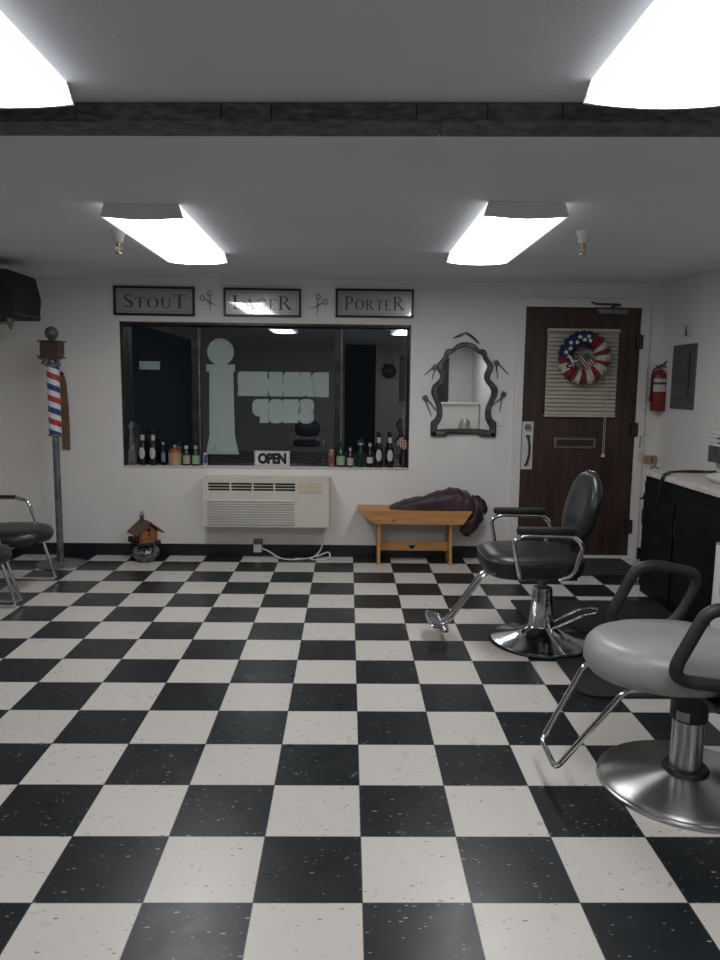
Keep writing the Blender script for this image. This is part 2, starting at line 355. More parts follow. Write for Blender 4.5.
MB().bx(WX0, WX1, YB-.012, YB+.15, WZ0-.006, WZ0+.0005, bev=.002).build('window_sill', TRIMW, win)
for xa, xb in ((WX0+.02, -1.345), (-1.27, -.168), (-.098, WX1-.012)):
    MB().add([(xa, YB+.135, WZ0+.01), (xb, YB+.135, WZ0+.01), (xb, YB+.135, WZ1-.025), (xa, YB+.135, WZ1-.025)], [(0, 1, 2, 3)]).build('window_pane', WGLASS, win)
DY = YB+.141
plate('barber_pole_decal', [(-1.153, 1.583), (-1.230, 1.583), (-1.230, 1.524), (-1.206, 1.524), (-1.212, .995), (-1.244, .838), (-.966, .838), (-1.0, .995), (-1.008, 1.524), (-.993, 1.524), (-.993, 1.583), (-1.065, 1.583)]
      + arc(-1.111, 1.685, .110, -65, 245, 28), [], DY+.002, DY, DECAL, win)
# shop name in vinyl on the outside of the pane, so it reads mirrored from in here
def dec(polys, name, k0):
    """outlined vinyl letters; each polygon in the decal's own units, x from 257, y down from 230"""
    m = MB()
    for P in polys: m.prism([(-.975+(x-257)*.001838, 1.530-(y-230)*.00179) for x, y in P], DY, DY+.002)
    m.build(name, DECAL, win)
dec([[(268, 231), (393, 231), (393, 344), (257, 344), (257, 312), (263, 300), (259, 288), (257, 262), (260, 240)],
     [(398, 236), (404, 231), (461, 231), (461, 344), (404, 344), (398, 336), (402, 318), (393, 318), (393, 262), (402, 258)],
     [(461, 290), (463, 290), (464, 250), (471, 234), (480, 231), (541, 231), (541, 262), (534, 344), (464, 344), (464, 320), (461, 320)],
     [(541, 256), (545, 231), (587, 231), (607, 344), (575, 344), (574, 340), (557, 340), (556, 344), (535, 344)],
     [(592, 250), (600, 234), (616, 231), (670, 231), (670, 346), (610, 344), (602, 306)]], 'shop_lettering', 0)
dec([[(346, 357), (398, 357), (398, 468), (357, 468), (357, 438), (344, 437), (331, 428), (324, 414), (323, 385), (329, 367), (337, 360)],
     [(398, 380), (404, 366), (416, 357), (448, 357), (462, 366), (463, 458), (450, 467), (430, 470), (412, 467), (400, 457)],
     [(463, 357), (532, 357), (532, 467), (463, 467)],
     [(532, 372), (541, 360), (556, 355), (584, 355), (598, 362), (604, 374), (603, 398), (598, 408), (604, 418), (603, 448), (596, 462), (580, 469), (556, 469), (540, 462), (532, 448), (532, 424), (540, 418), (532, 408)]], 'shop_lettering', 0)
MB().bx(-1.780, -1.612, DY, DY+.002, 1.535, 1.602).build('paper_notice', DECAL, win)

# ---------------------------------------------------------------- door
door = sempty('door_1')
dl = MB().bx(DX0+.004, DX1-.004, YB+.005, YB+.05, .03, DZ1-.004, bev=.003); dl.build('door_panel', DOORW, door)
FO = .072
cs = MB().bx(DX0-FO, DX0, YB-.018, YB+.12, 0, DZ1+FO, bev=.004).bx(DX1, DX1+FO, YB-.018, YB+.12, 0, DZ1+FO, bev=.004).bx(DX0, DX1, YB-.018, YB+.12, DZ1, DZ1+FO, bev=.004)
cs.build('door_frame', TRIMW, door)
MB().bx(DX0, DX1, YB-.03, YB+.12, 0, .028, bev=.004).build('threshold', TRIMW, door)
for z in (1.80, 1.09, .28): MB().bx(DX1-.03, DX1+.022, YB-.021, YB+.006, z-.055, z+.055, bev=.002).tube([(DX1, YB-.024, z-.058), (DX1, YB-.024, z+.058)], .009).build('hinge', IRON, door)
lp = MB().bx(1.379, 1.472, YB-.004, YB+.004, .752, 1.146, bev=.002); lp.build('lock_plate', SIGNW, door)
hd = MB().tube([(1.424, YB-.002, 1.03), (1.424, YB-.04, 1.02), (1.432, YB-.058, .95), (1.432, YB-.055, .88), (1.418, YB-.045, .81), (1.416, YB-.002, .785)], .009, fil=.02)
hd.bx(1.412, 1.436, YB-.045, YB-.005, 1.018, 1.035, bev=.003); hd.build('door_pull', IRON, door, True)
MB().tube([(1.424, YB-.022, 1.102), (1.424, YB+.0, 1.102)], .026, n=20).bx(1.42, 1.428, YB-.026, YB-.02, 1.09, 1.114).build('deadbolt', DULL, door, True)
plate('mail_slot', [(1.650, .930), (1.992, .930), (1.992, 1.015), (1.650, 1.015)], [[(1.668, .946), (1.974, .946), (1.974, 1.0), (1.668, 1.0)]], YB+.006, YB-.008, BRASS, door, .0015)
MB().bx(1.665, 1.977, YB+.0, YB+.006, .944, 1.002).build('slot_flap', IRON, door)
dc = MB().bx(1.945, 2.185, YB-.045, YB+.006, 2.018, 2.058, bev=.006); dc.build('door_closer', DULL, door)
MB().tube([(2.065, YB-.02, 2.05), (2.065, YB-.02, 2.078)], .012).tube([(2.065, YB-.025, 2.078), (2.085, YB-.12, 2.082), (2.09, YB-.13, 2.082)], .009).tube([(2.09, YB-.13, 2.082), (1.90, YB-.1, 2.088), (1.90, YB-.02, 2.11)], .008).tube([(2.065, YB-.02, 2.018), (2.065, YB-.02, 2.0)], .012).build('closer_arm', IRON, door)

# ================================================================ ceiling lights
def fixture(label, loc):
    t = thing('ceiling_light', label, 'ceiling light', loc, 0, 'fluorescent ceiling lights')
    n = 14; hw = .192; Ln = 1.30/2
    sec = [(-.174, 0), (-.186, -.045), (-hw, -.060)]+[(-hw+2*hw*i/n, -.060-.012*math.sin(PI*i/n)**.8) for i in range(1, n)]+[(hw, -.060), (.186, -.045), (.174, 0)]
    MB().rings([[(x, -Ln, z) for x, z in sec], [(x, Ln, z) for x, z in sec]], 0, False).build('lens', LENS, t)
    e = MB()
    for s in (-1, 1):
        MB().prism([(-.175, -.0005), (-.187, -.045), (-hw-.001, -.061)]+[(-hw+2*hw*i/8, -.061-.012*math.sin(PI*i/8)) for i in range(1, 8)]+[(hw+.001, -.061), (.187, -.045), (.175, -.0005)], s*(Ln+.0005), s*(Ln+.010)).build('end_cap', LIP, t)
    e.bx(-.13, .13, -Ln+.01, Ln-.01, -.012, -.001); e.build('housing', LIP, t)
    return t
fx0 = fixture('lit fluorescent ceiling light on the far ceiling above the window, left of the two', (-1.032, 2.385, ZC))
dup(fx0, (.748, 2.24, ZC), 'lit fluorescent ceiling light on the far ceiling in front of the mirror and door')
dup(fx0, (-1.022, -.344, ZC), 'lit fluorescent ceiling light in the top left corner, on the near side of the beam')
dup(fx0, (.772, -.425, ZC), 'lit fluorescent ceiling light in the top right corner, on the near side of the beam')
dup(fx0, (1.75, -3.5, ZC), 'added fluorescent ceiling light, unseen at the rear, to brighten the mirror and window reflections')  # extra unseen fixture, added so the mirror and glass reflect a lit room
def sprinkler(label, loc):
    t = thing('sprinkler_head', label, 'sprinkler', loc, 0, 'ceiling sprinklers')
    MB().lathe([(.042, 0), (.042, -.008), (.030, -.03), (.026, -.062), (.020, -.066), (.0, -.066)], n=24).build('escutcheon', WHITEP, t, True)
    m = MB().lathe([(.011, -.064), (.011, -.08), (.006, -.082), (.006, -.084)], n=14)
    m.tube([(-.011, 0, -.08), (-.016, 0, -.095), (-.010, 0, -.112), (0, 0, -.118)], .003, n=6).tube([(.011, 0, -.08), (.016, 0, -.095), (.010, 0, -.112), (0, 0, -.118)], .003, n=6)
    m.lathe([(0, -.122), (.018, -.122), (.018, -.119), (.0, -.119)], n=16, cap=False).tube([(0, 0, -.08), (0, 0, -.12)], .0025, n=6)
    m.build('nozzle', BRASS, t, True); return t
s0 = sprinkler('white sprinkler head hanging beside the left far ceiling light', (-1.338, 2.374, ZC))
dup(s0, (1.199, 2.186, ZC), 'white sprinkler head hanging beside the right far ceiling light')

# ================================================================ tin signs above the window
def serif(ch):
    """serif capital in a unit-height box; list of polygons, width"""
    P = []; tk, tn, sf = .15, .055, .045
    def R(x0, x1, z0, z1): P.append([(x0, z0), (x1, z0), (x1, z1), (x0, z1)])
    def stem(x, z0=0, z1=1, s0=True, s1=True, t=tk):
        R(x, x+t, z0, z1)
        if s0: R(x-.08, x+t+.08, z0, z0+sf)
        if s1: R(x-.08, x+t+.08, z1-sf, z1)
    def C(cx, cz, rx, rz, a0, a1, thick=tk, thin=tn, n=18):
        o = []; i_ = []
        for k in range(n+1):
            a = math.radians(a0+(a1-a0)*k/n); c, s_ = math.cos(a), math.sin(a)
            o.append((cx+rx*c, cz+rz*s_)); i_.append((cx+(rx-thick)*c, cz+(rz-thin)*s_))
        for k in range(n): P.append([o[k], o[k+1], i_[k+1], i_[k]])
    def line(x0, z0, x1, z1, t): P.append([(x0, z0), (x0+t, z0), (x1+t, z1), (x1, z1)])
    if ch == 'S':
        C(.33, .74, .25, .26, 30, 250, .13, .055); C(.33, .27, .27, .27, -150, 75, .13, .055); P.append([(.09, .62), (.2, .70), (.58, .38), (.5, .28)]); R(.53, .57, .70, .97); R(.05, .09, .03, .32); return P, .62
    if ch == 'T': stem(.30, s1=False); R(0, .75, 1-tn, 1); R(0, .045, .76, 1); R(.705, .75, .76, 1); return P, .75
    if ch == 'O': C(.45, .5, .45, .52, 0, 360, .17, .045, 32); return P, .90
    if ch == 'U': stem(.10, .3, 1, False); stem(.68, .3, 1, False, t=.06); C(.42, .32, .32, .34, 180, 360, .10, .07); return P, .85
    if ch == 'L': stem(.10); R(.2, .66, 0, tn); R(.62, .66, 0, .28); return P, .70
    if ch == 'A': line(.08, 0, .40, 1, .055); line(.72, 0, .38, 1, .15); R(.22, .66, .32, .37); R(0, .24, 0, sf); R(.62, .95, 0, sf); return P, .95
    if ch == 'G': C(.45, .5, .45, .52, 40, 330, .16, .05, 26); R(.66, .80, .06, .44); R(.56, .90, .40, .44); R(.80, .84, .72, .98); return P, .90
    if ch == 'E': stem(.10); R(.2, .66, 0, tn); R(.2, .62, 1-tn, 1); R(.2, .48, .49, .54); R(.62, .66, 0, .27); R(.585, .62, .77, 1); R(.45, .48, .40, .63); return P, .72
    if ch == 'R': stem(.10); C(.36, .75, .30, .25, -90, 90, .14, tn); R(.2, .36, 1-tn, 1); R(.2, .40, .50, .55); P.append([(.33, .50), (.50, .50), (.88, 0), (.70, 0)]); R(.68, .95, 0, sf); return P, .95
    if ch == 'P': stem(.10); C(.38, .73, .30, .27, -90, 90, .14, tn); R(.2, .38, 1-tn, 1); R(.2, .38, .46, .51); return P, .74
def sign(word, label, x0, x1, z0, z1, lean):
    cx, cz = (x0+x1)/2, (z0+z1)/2; W_, H = x1-x0, z1-z0
    t = thing('framed_sign', label, 'sign', (cx, YB, cz), 0, 'three framed beer signs above the window')
    plate('frame', [(-W_/2, -H/2), (W_/2, -H/2), (W_/2, H/2), (-W_/2, H/2)], [[(-W_/2+.014, -H/2+.014), (W_/2-.014, -H/2+.014), (W_/2-.014, H/2-.014), (-W_/2+.014, H/2-.014)]], -.001, -.022, POSTF, t, .002)
    MB().bx(-W_/2+.01, W_/2-.01, -.010, -.002, -H/2+.01, H/2-.01).build('print', POSTER, t)
    bd = MB(); a, c = W_/2-.034, H/2-.032; q = .022; yy = -.0105   # thin engraved border with nicked corners
    pts = [(-a+q, -c), (a-q, -c), (a, -c+q), (a, c-q), (a-q, c), (-a+q, c), (-a, c-q), (-a, -c+q)]
    for p_, p2 in zip(pts, pts[1:]+pts[:1]): bd.tube([(p_[0], yy, p_[1]), (p2[0], yy, p2[1])], .0014, n=4)
    for sx_ in (-1, 1):
        for sz_ in (-1, 1): bd.tube([(sx_*(a+.008), yy, sz_*(c+.008)), (sx_*(a-.016), yy, sz_*(c-.016))], .0014, n=4)
    bd.build('border', INK, t)
    G = [serif(c_) for c_ in word]; hs = [1.0]+[.76]*(len(word)-2)+[1.0]; gap = .10
    tot = sum(g[1]*h for g, h in zip(G, hs))+gap*(len(word)-1); sW = (W_-.135)/tot; sH = .108
    le = MB(); x = -tot*sW/2
    for (P, wd), h in zip(G, hs):
        for p_ in P: le.prism([(x+q_[0]*h*sW, -sH/2+q_[1]*h*sH) for q_ in p_], -.0112, -.0098)
        x += (wd*h+gap)*sW
    le.build('lettering', INK, t)
    MB().add([(-W_/2+.012, -.014, -H/2+.012), (W_/2-.012, -.014, -H/2+.012), (W_/2-.012, -.014, H/2-.012), (-W_/2+.012, -.014, H/2-.012)], [(0, 1, 2, 3)]).build('cover_glass', PGLASS, t)
    t.rotation_euler = (0, lean, 0)
sign('STOUT', 'silver framed sign lettered STOUT above the left end of the window', -1.926, -1.287, 1.960, 2.186, .004)
sign('LAGER', 'silver framed sign lettered LAGER above the middle of the window', -1.053, -.439, 1.962, 2.182, .002)
sign('PORTER', 'silver framed sign lettered PORTER above the right end of the window', -.159, .462, 1.967, 2.189, 0)
def scissors(label, c, ang, flip=1):
    t = thing('decorative_scissors', label, 'scissors', (c[0], YB-.008, c[1]), 0, 'pairs of scissors hung between the signs')
    for s in (-1, 1):
        a = ang+s*.52
        d = Vector((math.cos(a), 0, math.sin(a))); n_ = Vector((-d.z, 0, d.x))
        m = MB(); tip = d*.085; hd_ = -d*.052
        m.add([tuple(Vector((0, s*.002, 0))+p) for p in (tip, n_*.007, hd_+n_*.003, hd_-n_*.003, -n_*.004)]+[tuple(Vector((0, s*.002-.002, 0))+p) for p in (tip, n_*.007, hd_+n_*.003, hd_-n_*.003, -n_*.004)],
              [(0, 1, 2, 3, 4), (9, 8, 7, 6, 5), (0, 1, 6, 5), (1, 2, 7, 6), (2, 3, 8, 7), (3, 4, 9, 8), (4, 0, 5, 9)])
        cc = -d*.07
        m.tube([tuple(cc+Vector((.017*math.cos(k*PI/8), s*.002, .020*math.sin(k*PI/8)))) for k in range(16)], .0032, n=6, closed=True)
        m.build('blade', DULL, t)
    MB().tube([(0, -.005, 0), (0, .004, 0)], .005, n=10).build('pivot_screw', IRON, t)
scissors('open metal scissors on the wall between the STOUT and LAGER signs', (-1.165, 2.068), -1.04)
scissors('open metal scissors on the wall between the LAGER and PORTER signs', (-.306, 2.055), -2.16)

# ================================================================ wall mirror and barber tools around it
OUT = [(.896, 1.775), (.855, 1.771), (.821, 1.756), (.797, 1.733), (.782, 1.716), (.760, 1.722), (.737, 1.716), (.727, 1.69), (.720, 1.660), (.700, 1.635), (.678, 1.612), (.668, 1.588), (.675, 1.562), (.692, 1.535), (.700, 1.510), (.690, 1.482), (.665, 1.455), (.638, 1.430), (.627, 1.395), (.630, 1.362),
       (.645, 1.33), (.661, 1.300), (.674, 1.265), (.678, 1.23), (.677, 1.195), (.663, 1.163), (.645, 1.147), (.630, 1.137), (.630, 1.025), (.745, 1.025), (.765, 1.045)]
INN = [(.896, 1.742), (.85, 1.735), (.81, 1.712), (.785, 1.690), (.765, 1.682), (.752, 1.665), (.742, 1.64), (.718, 1.606), (.712, 1.585), (.722, 1.556), (.735, 1.525), (.733, 1.490), (.718, 1.458), (.688, 1.425), (.672, 1.39), (.682, 1.345), (.700, 1.30), (.714, 1.26), (.720, 1.215), (.713, 1.165), (.695, 1.130), (.680, 1.112), (.680, 1.074), (.769, 1.083)]
mx_ = lambda P: P+[(2*.892-x, z) for x, z in reversed(P) if abs(x-.896) > .001]
om, im = mx_(OUT), mx_(INN)
im = [(.892+(x-.892)*1.04, 1.40+(z-1.40)*1.018) for x, z in im]
cxm, czm = .892, 1.4
mir = thing('wall_mirror', 'mirror in an ornate curved pewter frame, hung between the window and the door', 'mirror', (cxm, YB, 1.025))
L2 = lambda P: [(x-cxm, z-1.025) for x, z in P]
plate('frame', L2(om), [L2(im)], -.001, -.032, PEWTER, mir, .006)
for P_, rr_ in ((om, .0035), (im, .003)):
    MB().tube([(x, -.031, z) for x, z in L2(P_)], rr_, n=6, closed=True).build('dark_edge', IRON, mir, True)
hb = MB()
for s in (-1, 1): hb.bx(s*.262, s*.150, -.037, -.03, .0, .03, bev=.004); hb.bx(s*.258, s*.222, -.037, -.03, .0, .11, bev=.004)
hb.bx(-.15, .15, -.036, -.03, .024, .050, bev=.004)
hb.build('frame_moulding', PEWTER, mir)
plate('mirror_glass', [(x*.97+.0, z) for x, z in L2(om)][:-0 or None], [], -.002, -.012, MIRR, mir)
def tool(name, label, cat, piv, ends, head, grp=None):
    """vintage clipper: block head with two handles; or folding razor without head"""
    t = thing(name, label, cat, (piv[0], YB-.003, piv[1]), 0, grp)
    for e, k in zip(ends, range(9)):
        d = Vector((e[0]-piv[0], 0, e[1]-piv[1])); n_ = Vector((-d.z, 0, d.x)).normalized()
        if head: pts = [(0, -.008, 0), tuple(d*.35+n_*(.006 if k else -.006)+Vector((0, -.012, 0))), tuple(d*.75+Vector((0, -.010, 0))), tuple(d+Vector((0, -.008, 0)))]; MB().tube(pts, [.0045, .0045, .0035, .003], n=7).build('handle', IRON, t, True)
        else:
            w_ = .009; m = MB(); R = []
            for j in range(7):
                u = j/6; c_ = d*u+n_*(.008*math.sin(PI*u)*(1 if k else .3)); ww = w_*(.55+.45*math.sin(PI*min(1, u*1.1+.05)))
                R.append([tuple(c_+n_*ww*a+Vector((0, b2, 0))) for a, b2 in ((-1, -.004), (1, -.006), (1, -.014), (-1, -.012))])
            m.rings(R).build('blade' if k == 0 else 'handle', IRON, t)
    if head:
        m = MB(); d = (Vector((ends[0][0]-piv[0], 0, ends[0][1]-piv[1])).normalized()+Vector((ends[1][0]-piv[0], 0, ends[1][1]-piv[1])).normalized()).normalized()
        a = math.atan2(d.x, -d.z); rm = Matrix.Rotation(-a, 4, 'Y')
        m.box((0, -.008, 0), (.040, .014, .030), 0, .003, rm)
        for j in range(5): m.box(tuple(rm @ Vector((-.016+.008*j, -.008, .021))), (.004, .010, .014), 0, 0, rm)
        m.build('clipper_head', PEWTER, t)
tool('folding_razor', 'open straight razor hung on the wall above the mirror', 'razor', (.889, 1.856), [(.789, 1.814), (.998, 1.772)], False)
g_ = 'old hand clippers hung around the mirror'
tool('hand_clippers', 'old hand clippers on the wall, upper left of the mirror', 'hair clippers', (.645, 1.575), [(.563, 1.517), (.625, 1.477)], True, g_)
tool('hand_clippers', 'old hand clippers on the wall, lower left of the mirror', 'hair clippers', (.578, 1.325), [(.627, 1.183), (.672, 1.225)], True, g_)
tool('hand_clippers', 'old hand clippers on the wall, upper right of the mirror', 'hair clippers', (1.150, 1.614), [(1.160, 1.492), (1.245, 1.531)], True, g_)
tool('hand_clippers', 'old hand clippers on the wall, lower right of the mirror', 'hair clippers', (1.210, 1.361), [(1.184, 1.223), (1.126, 1.274)], True, g_)
tag(MB().bx(1.152, 1.228, YB-.008, YB-.0005, 1.105, 1.222, bev=.003).build('blank_wall_plate', WALL), 'painted-over blank wall plate just right of the mirror base', 'wall plate')

# ================================================================ blind, wreath on the door
bl = thing('mini_blind', 'ivory slatted mini blind hanging on the upper half of the door', 'blind', (1.837, YB, 1.19)); bl.scale = (.962, 1, 1)
MB().bx(-.305, .305, -.050, -.012, .672, .708, bev=.003).bx(-.309, .309, -.052, -.048, .676, .688, 1).build('headrail', [IVORY, BRASS], bl)
sl = MB(); nsl = 20
for i in range(nsl):
    z = .036+.62*i/(nsl-1)
    R = [[(x, -.043+.022*u-.003*math.sin(PI*u), z-.0155+.0315*u) for u in (0, .25, .5, .75, 1)] for x in (-.300, .300)]
    R2 = [[(x, y, zz-.0008) for x, y, zz in reversed(r)] for r in R]
    sl.rings([a+b2 for a, b2 in zip(R, R2)])
sl.build('slats', IVORY, bl)
MB().bx(-.305, .303, -.040, -.018, .0, .017, bev=.003).build('bottom_rail', IVORY, bl)
for x in (-.21, .2): MB().tube([(x, -.046, .67), (x, -.046, .01)], .0015, n=5).build('ladder_string', IVORY, bl)
cd = MB()
for dx in (-.008, .008): cd.tube([(.214+dx, -.048, .68), (.214+dx*.8, -.048, -.30)], .002, n=5).lathe([(.0, -.326), (.009, -.325), (.006, -.30), (.0, -.299)], c=(.214+dx, -.048, 0), n=8, cap=False)
cd.build('pull_cord', CORDW, bl)
wr = thing('patriotic_wreath', 'round fabric wreath in red, white and starry blue on the door blind', 'wreath', (1.826, YB-.115, 1.664))
segs = [(-22, -8, 2), (-8, 8, 1), (8, 23, 2), (23, 42, 1), (42, 72, 2), (72, 180, 3), (180, 195, 2), (195, 216, 1), (216, 243, 2), (243, 258, 1), (258, 276, 2), (276, 297, 1), (297, 316, 2), (316, 338, 1)]
def colat(a):
    a = a % 360
    for s0, s1, c in segs:
        if s0 <= a < s1 or s0 <= a-360 < s1: return c
    return 1
nu, nv = 120, 18; Rm, rm_ = .150, .056; vs = []; fs = []; ms = []
for i in range(nu):
    a = 2*PI*i/nu
    for j in range(nv):
        q = 2*PI*j/nv; rr = rm_*(1+.16*math.sin(a*24+q)+.20*noise.noise(Vector((math.cos(a)*5, math.sin(a)*5, q*1.5))))
        R0 = Rm+rr*math.cos(q); vs.append((R0*math.cos(a), -rr*math.sin(q)*.85, R0*math.sin(a)*1.02))
wmb = MB()
wmb.v = vs
for i in range(nu):
    for j in range(nv):
        wmb.f.append((i*nv+j, i*nv+(j+1) % nv, ((i+1) % nu)*nv+(j+1) % nv, ((i+1) % nu)*nv+j)); wmb.m.append(colat((i+.5)*360/nu)-1)
wmb.build('wreath_ring', [FABW, FABR, FABB], wr, True, 80)
st = MB()
for a, ro in ((86, .165), (98, .140), (110, .170), (124, .142), (138, .172), (152, .148), (166, .168), (80, .135), (178, .14)):
    cx, cz = ro*math.cos(math.radians(a)), ro*math.sin(math.radians(a)); P = []
    for k in range(10):
        r_ = .020 if k % 2 == 0 else .009; P.append((cx+r_*math.cos(PI/2+k*PI/5), cz+r_*math.sin(PI/2+k*PI/5)))
    st.prism(P, -.062, -.056)
st.build('star', STRW, wr)
# little flag across the middle of the wreath
fm = MB(); fm.X = Matrix.Rotation(math.radians(48), 4, 'Y') @ Matrix.Scale(1, 4)
for i in range(9):
    fm.bx(-.02, .105, -.012, -.009, .042-.0105*(i+1), .042-.0105*i, 0 if i % 2 == 0 else 1)
    
fm.bx(-.072+.052, -.02, -.012, -.009, .0, .0)
for i in range(5, 9): pass
fm.bx(-.02, .035, -.0135, -.0088, -.006, .044, 2)
for a in range(3):
    for c in range(3): fm.bx(-.012+.016*a, -.008+.016*a, -.015, -.0134, .004+.014*c, .008+.014*c, 3)
fm.build('small_flag', [FABR, FABW, FABB, STRW], wr)
bw_ = MB()
for a, c in ((205, 0), (150+40, 1), (222, 0)): bw_.tube([(-.13, -.06, -.04), (-.13+.05*math.cos(a), -.075, -.04+.05*math.sin(a)), (-.10, -.07, -.08)], .005, c, n=6, fil=.02)
bw_.tube([(-.115, -.066, -.05), (-.145, -.07, -.10)], .004, 1, n=6).tube([(-.125, -.066, -.03), (-.07, -.07, -.03)], .005, 1, n=6)
bw_.build('bow', [FABB, STRW], wr)

# ================================================================ fire extinguisher, panel, plates on the right
fe = thing('fire_extinguisher', 'red fire extinguisher hung on the wall right of the door', 'fire extinguisher', (2.456, YB-.080, 1.248)); fe.scale = (.94, .94, .94)
MB().lathe([(.0, 0), (.058, .0), (.064, .01), (.064, .29), (.055, .325), (.03, .348), (.02, .352), (.0, .352)], n=32).build('cylinder', RED, fe, True)
def band(r, z0, z1, a0, a1, m, nm, par):
    k = 14; R = [[(r*math.cos(math.radians(a0+(a1-a0)*i/k)), r*math.sin(math.radians(a0+(a1-a0)*i/k)), z) for i in range(k+1)] for z in (z0, z1)]
    MB().rings(R, 0, False, False).build(nm, m, par, True)
band(.0655, .165, .225, -155, -45, LABW, 'instruction_label', fe); band(.0655, .245, .275, -155, -45, LABW, 'maker_label', fe)
band(.0655, .238, .243, -170, -10, IRON, 'strap', fe)
MB().lathe([(.018, .35), (.018, .375), (.012, .38)], n=16).tube([(0, 0, .372), (-.045, -.02, .385)], .007).build('valve', DULL, fe, True)
MB().tube([(-.02, 0, .375), (.03, -.01, .400), (.055, -.015, .43)], .008, n=8).tube([(-.01, 0, .372), (.035, -.01, .380), (.06, -.015, .375)], .006, n=8).build('handle', PLASTB, fe, True)
MB().tube([(-.02, -.01, .37), (-.06, -.015, .355), (-.072, -.015, .30), (-.073, -.012, .12)], .0075, n=8, fil=.03).tube([(-.073, -.012, .13), (-.073, -.012, .08)], [.010, .013], n=10).build('hose', PLASTB, fe, True)
MB().bx(-.02, .02, .06, .084, .15, .30, bev=.002).build('wall_bracket', IRON, fe)
ep = thing('electrical_panel', 'flush grey electrical panel door on the right wall', 'electrical panel', (XR, 3.755, 1.275))
MB().bx(-.012, -.0005, -.195, .195, 0, .487, bev=.003).build('cover', PANEL, ep)
MB().bx(-.018, -.011, -.145, .16, .08, .44, bev=.003).build('panel_door', PANEL, ep)
MB().bx(-.022, -.017, -.128, -.112, .10, .42, bev=.001).build('door_lip', IRON, ep)
wp = thing('hook_plate', 'small white plate with a blue figure on the right wall above the electrical panel', 'wall plate', (XR, 3.74, 1.865))
MB().bx(-.010, -.0005, -.055, .055, -.055, .055, bev=.003).build('plate', SIGNW, wp)
MB().bx(-.016, -.009, -.008, .012, -.03, -.005, bev=.002).tube([(-.013, .002, -.01), (-.013, .004, .03)], .005, n=8).tube([(-.013, -.014, -.035), (-.013, .018, -.035)], .005, n=8).build('blue_figure', BLUEP, wp)
tag(MB().bx(2.343, 2.381, YB-.032, YB-.0185, .83, .905, bev=.003).build('light_switch', AC), 'cream switch plate on the wall at the right door trim', 'light switch')
ob = thing('outlet_box', 'brown surface outlet box on the wall beside the cream switch plate', 'outlet', (2.455, YB, .845))
MB().bx(-.045, .038, -.035, -.0005, -.034, .034, bev=.004).build('box', TANB, ob)
MB().bx(-.005, .005, -.037, -.034, -.02, .02).build('socket', IRON, ob)
tag(MB().tube([(2.35, YB-.03, 1.035), (2.35, YB-.03, 1.0), (2.35, YB-.025, .94)], .003, n=6).tube([(2.35, YB-.03, 1.035), (2.39, YB-.01, 1.05), (2.44, YB-.004, 1.05)], .002, n=5).build('thin_wire', DULL), 'thin wire running up the wall above the cream switch plate', 'wire')

# ================================================================ counter on the right
CZ = .832
cb = thing('base_cabinet', 'long black base cabinet along the right wall', 'cabinet', (2.03, 3.20, 0))
XD = XR-2.03-.010
MB().bx(.0, XD, -3.9, 0, .0, CZ-.001, bev=.003).build('body', CAB, cb)
for i, (a, c) in enumerate(((-.02, -.50), (-.53, -1.25), (-1.28, -2.0), (-2.03, -2.75), (-2.78, -3.5))):
    d = MB().bx(-.018, -.001, c, a, .06, .76 if i else .70, bev=.003)
    do = d.build('cabinet_door', CAB, cb)
    MB().tube([(-.019, a-.06, .60), (-.045, a-.06, .60), (-.045, a-.06, .50), (-.019, a-.06, .50)], .004, fil=.01, n=7).build('handle', IRON, do, True)
tag(MB().bx(2.005, XR-.009, -.70, 3.225, CZ, CZ+.035, bev=.006).build('countertop', CTOP), 'pale speckled countertop on the black cabinet along the right wall', 'countertop')
CT = CZ+.035
tag(MB().bx(XR-.030, XR-.009, -.70, 3.12, CT+.0005, CT+.075, bev=.003).build('backsplash', TRIMW), 'low white backsplash ledge at the back of the countertop', 'backsplash')
bs = thing('sink_basin', 'shallow white basin on the countertop at the right edge', 'basin', (2.30, 2.40, CT+.001))
o_ = sup(.17, .26, 3.5, 40)
MB().pad(o_, [(.80, 0), (.95, .02), (1, .035), (1, .04), (.96, .042), (.88, .03), (.70, .012)]).build('bowl', WHITEP, bs, True)
MB().lathe([(.0, .0125), (.022, .0125), (.022, .016), (.0, .016)], n=16, cap=False).build('drain', DULL, bs)
ds = thing('wall_dispenser', 'white and grey dispenser box on the right wall above the counter', 'dispenser', (XR, 2.955, .94))
MB().bx(-.10, -.001, -.16, .14, 0, .11, bev=.004).build('grey_case', DULL, ds)
lid = MB()
for k in range(4): lid.bx(-.115, -.001, -.17, .15, .112+.027*k, .112+.026+.027*k, bev=.005)
lid.build('white_top', WHITEP, ds)
MB().tube([(-.117, -.05, .20), (-.117, -.055, .14)], .006, n=6).tube([(-.117, -.065, .17), (-.117, .0, .165)], .005, n=6).tube([(-.117, -.09, .15), (-.117, -.02, .135)], .005, n=6).build('blue_print', BLUEP, ds)
tag(MB().tube([(2.0, 2.90, .70), (1.994, 2.86, .82), (1.998, 2.83, CT+.004), (2.03, 2.86, CT+.012), (2.09, 2.98, CT+.008), (2.18, 3.04, CT+.007), (2.28, 3.02, CT+.007), (2.38, 3.04, CT+.007), (2.455, 3.08, CT+.007)], .006, n=8, fil=.04)
    .tube([(2.0, 2.93, .60), (1.996, 2.885, .82), (2.0, 2.87, CT+.004), (2.04, 2.90, CT+.010), (2.10, 3.01, CT+.008), (2.19, 3.07, CT+.007), (2.29, 3.03, CT+.016), (2.40, 3.02, CT+.007)], .005, n=8, fil=.04).build('extension_lead', PLASTB),
    'black cords snaking over the speckled countertop and down its front', 'cord')
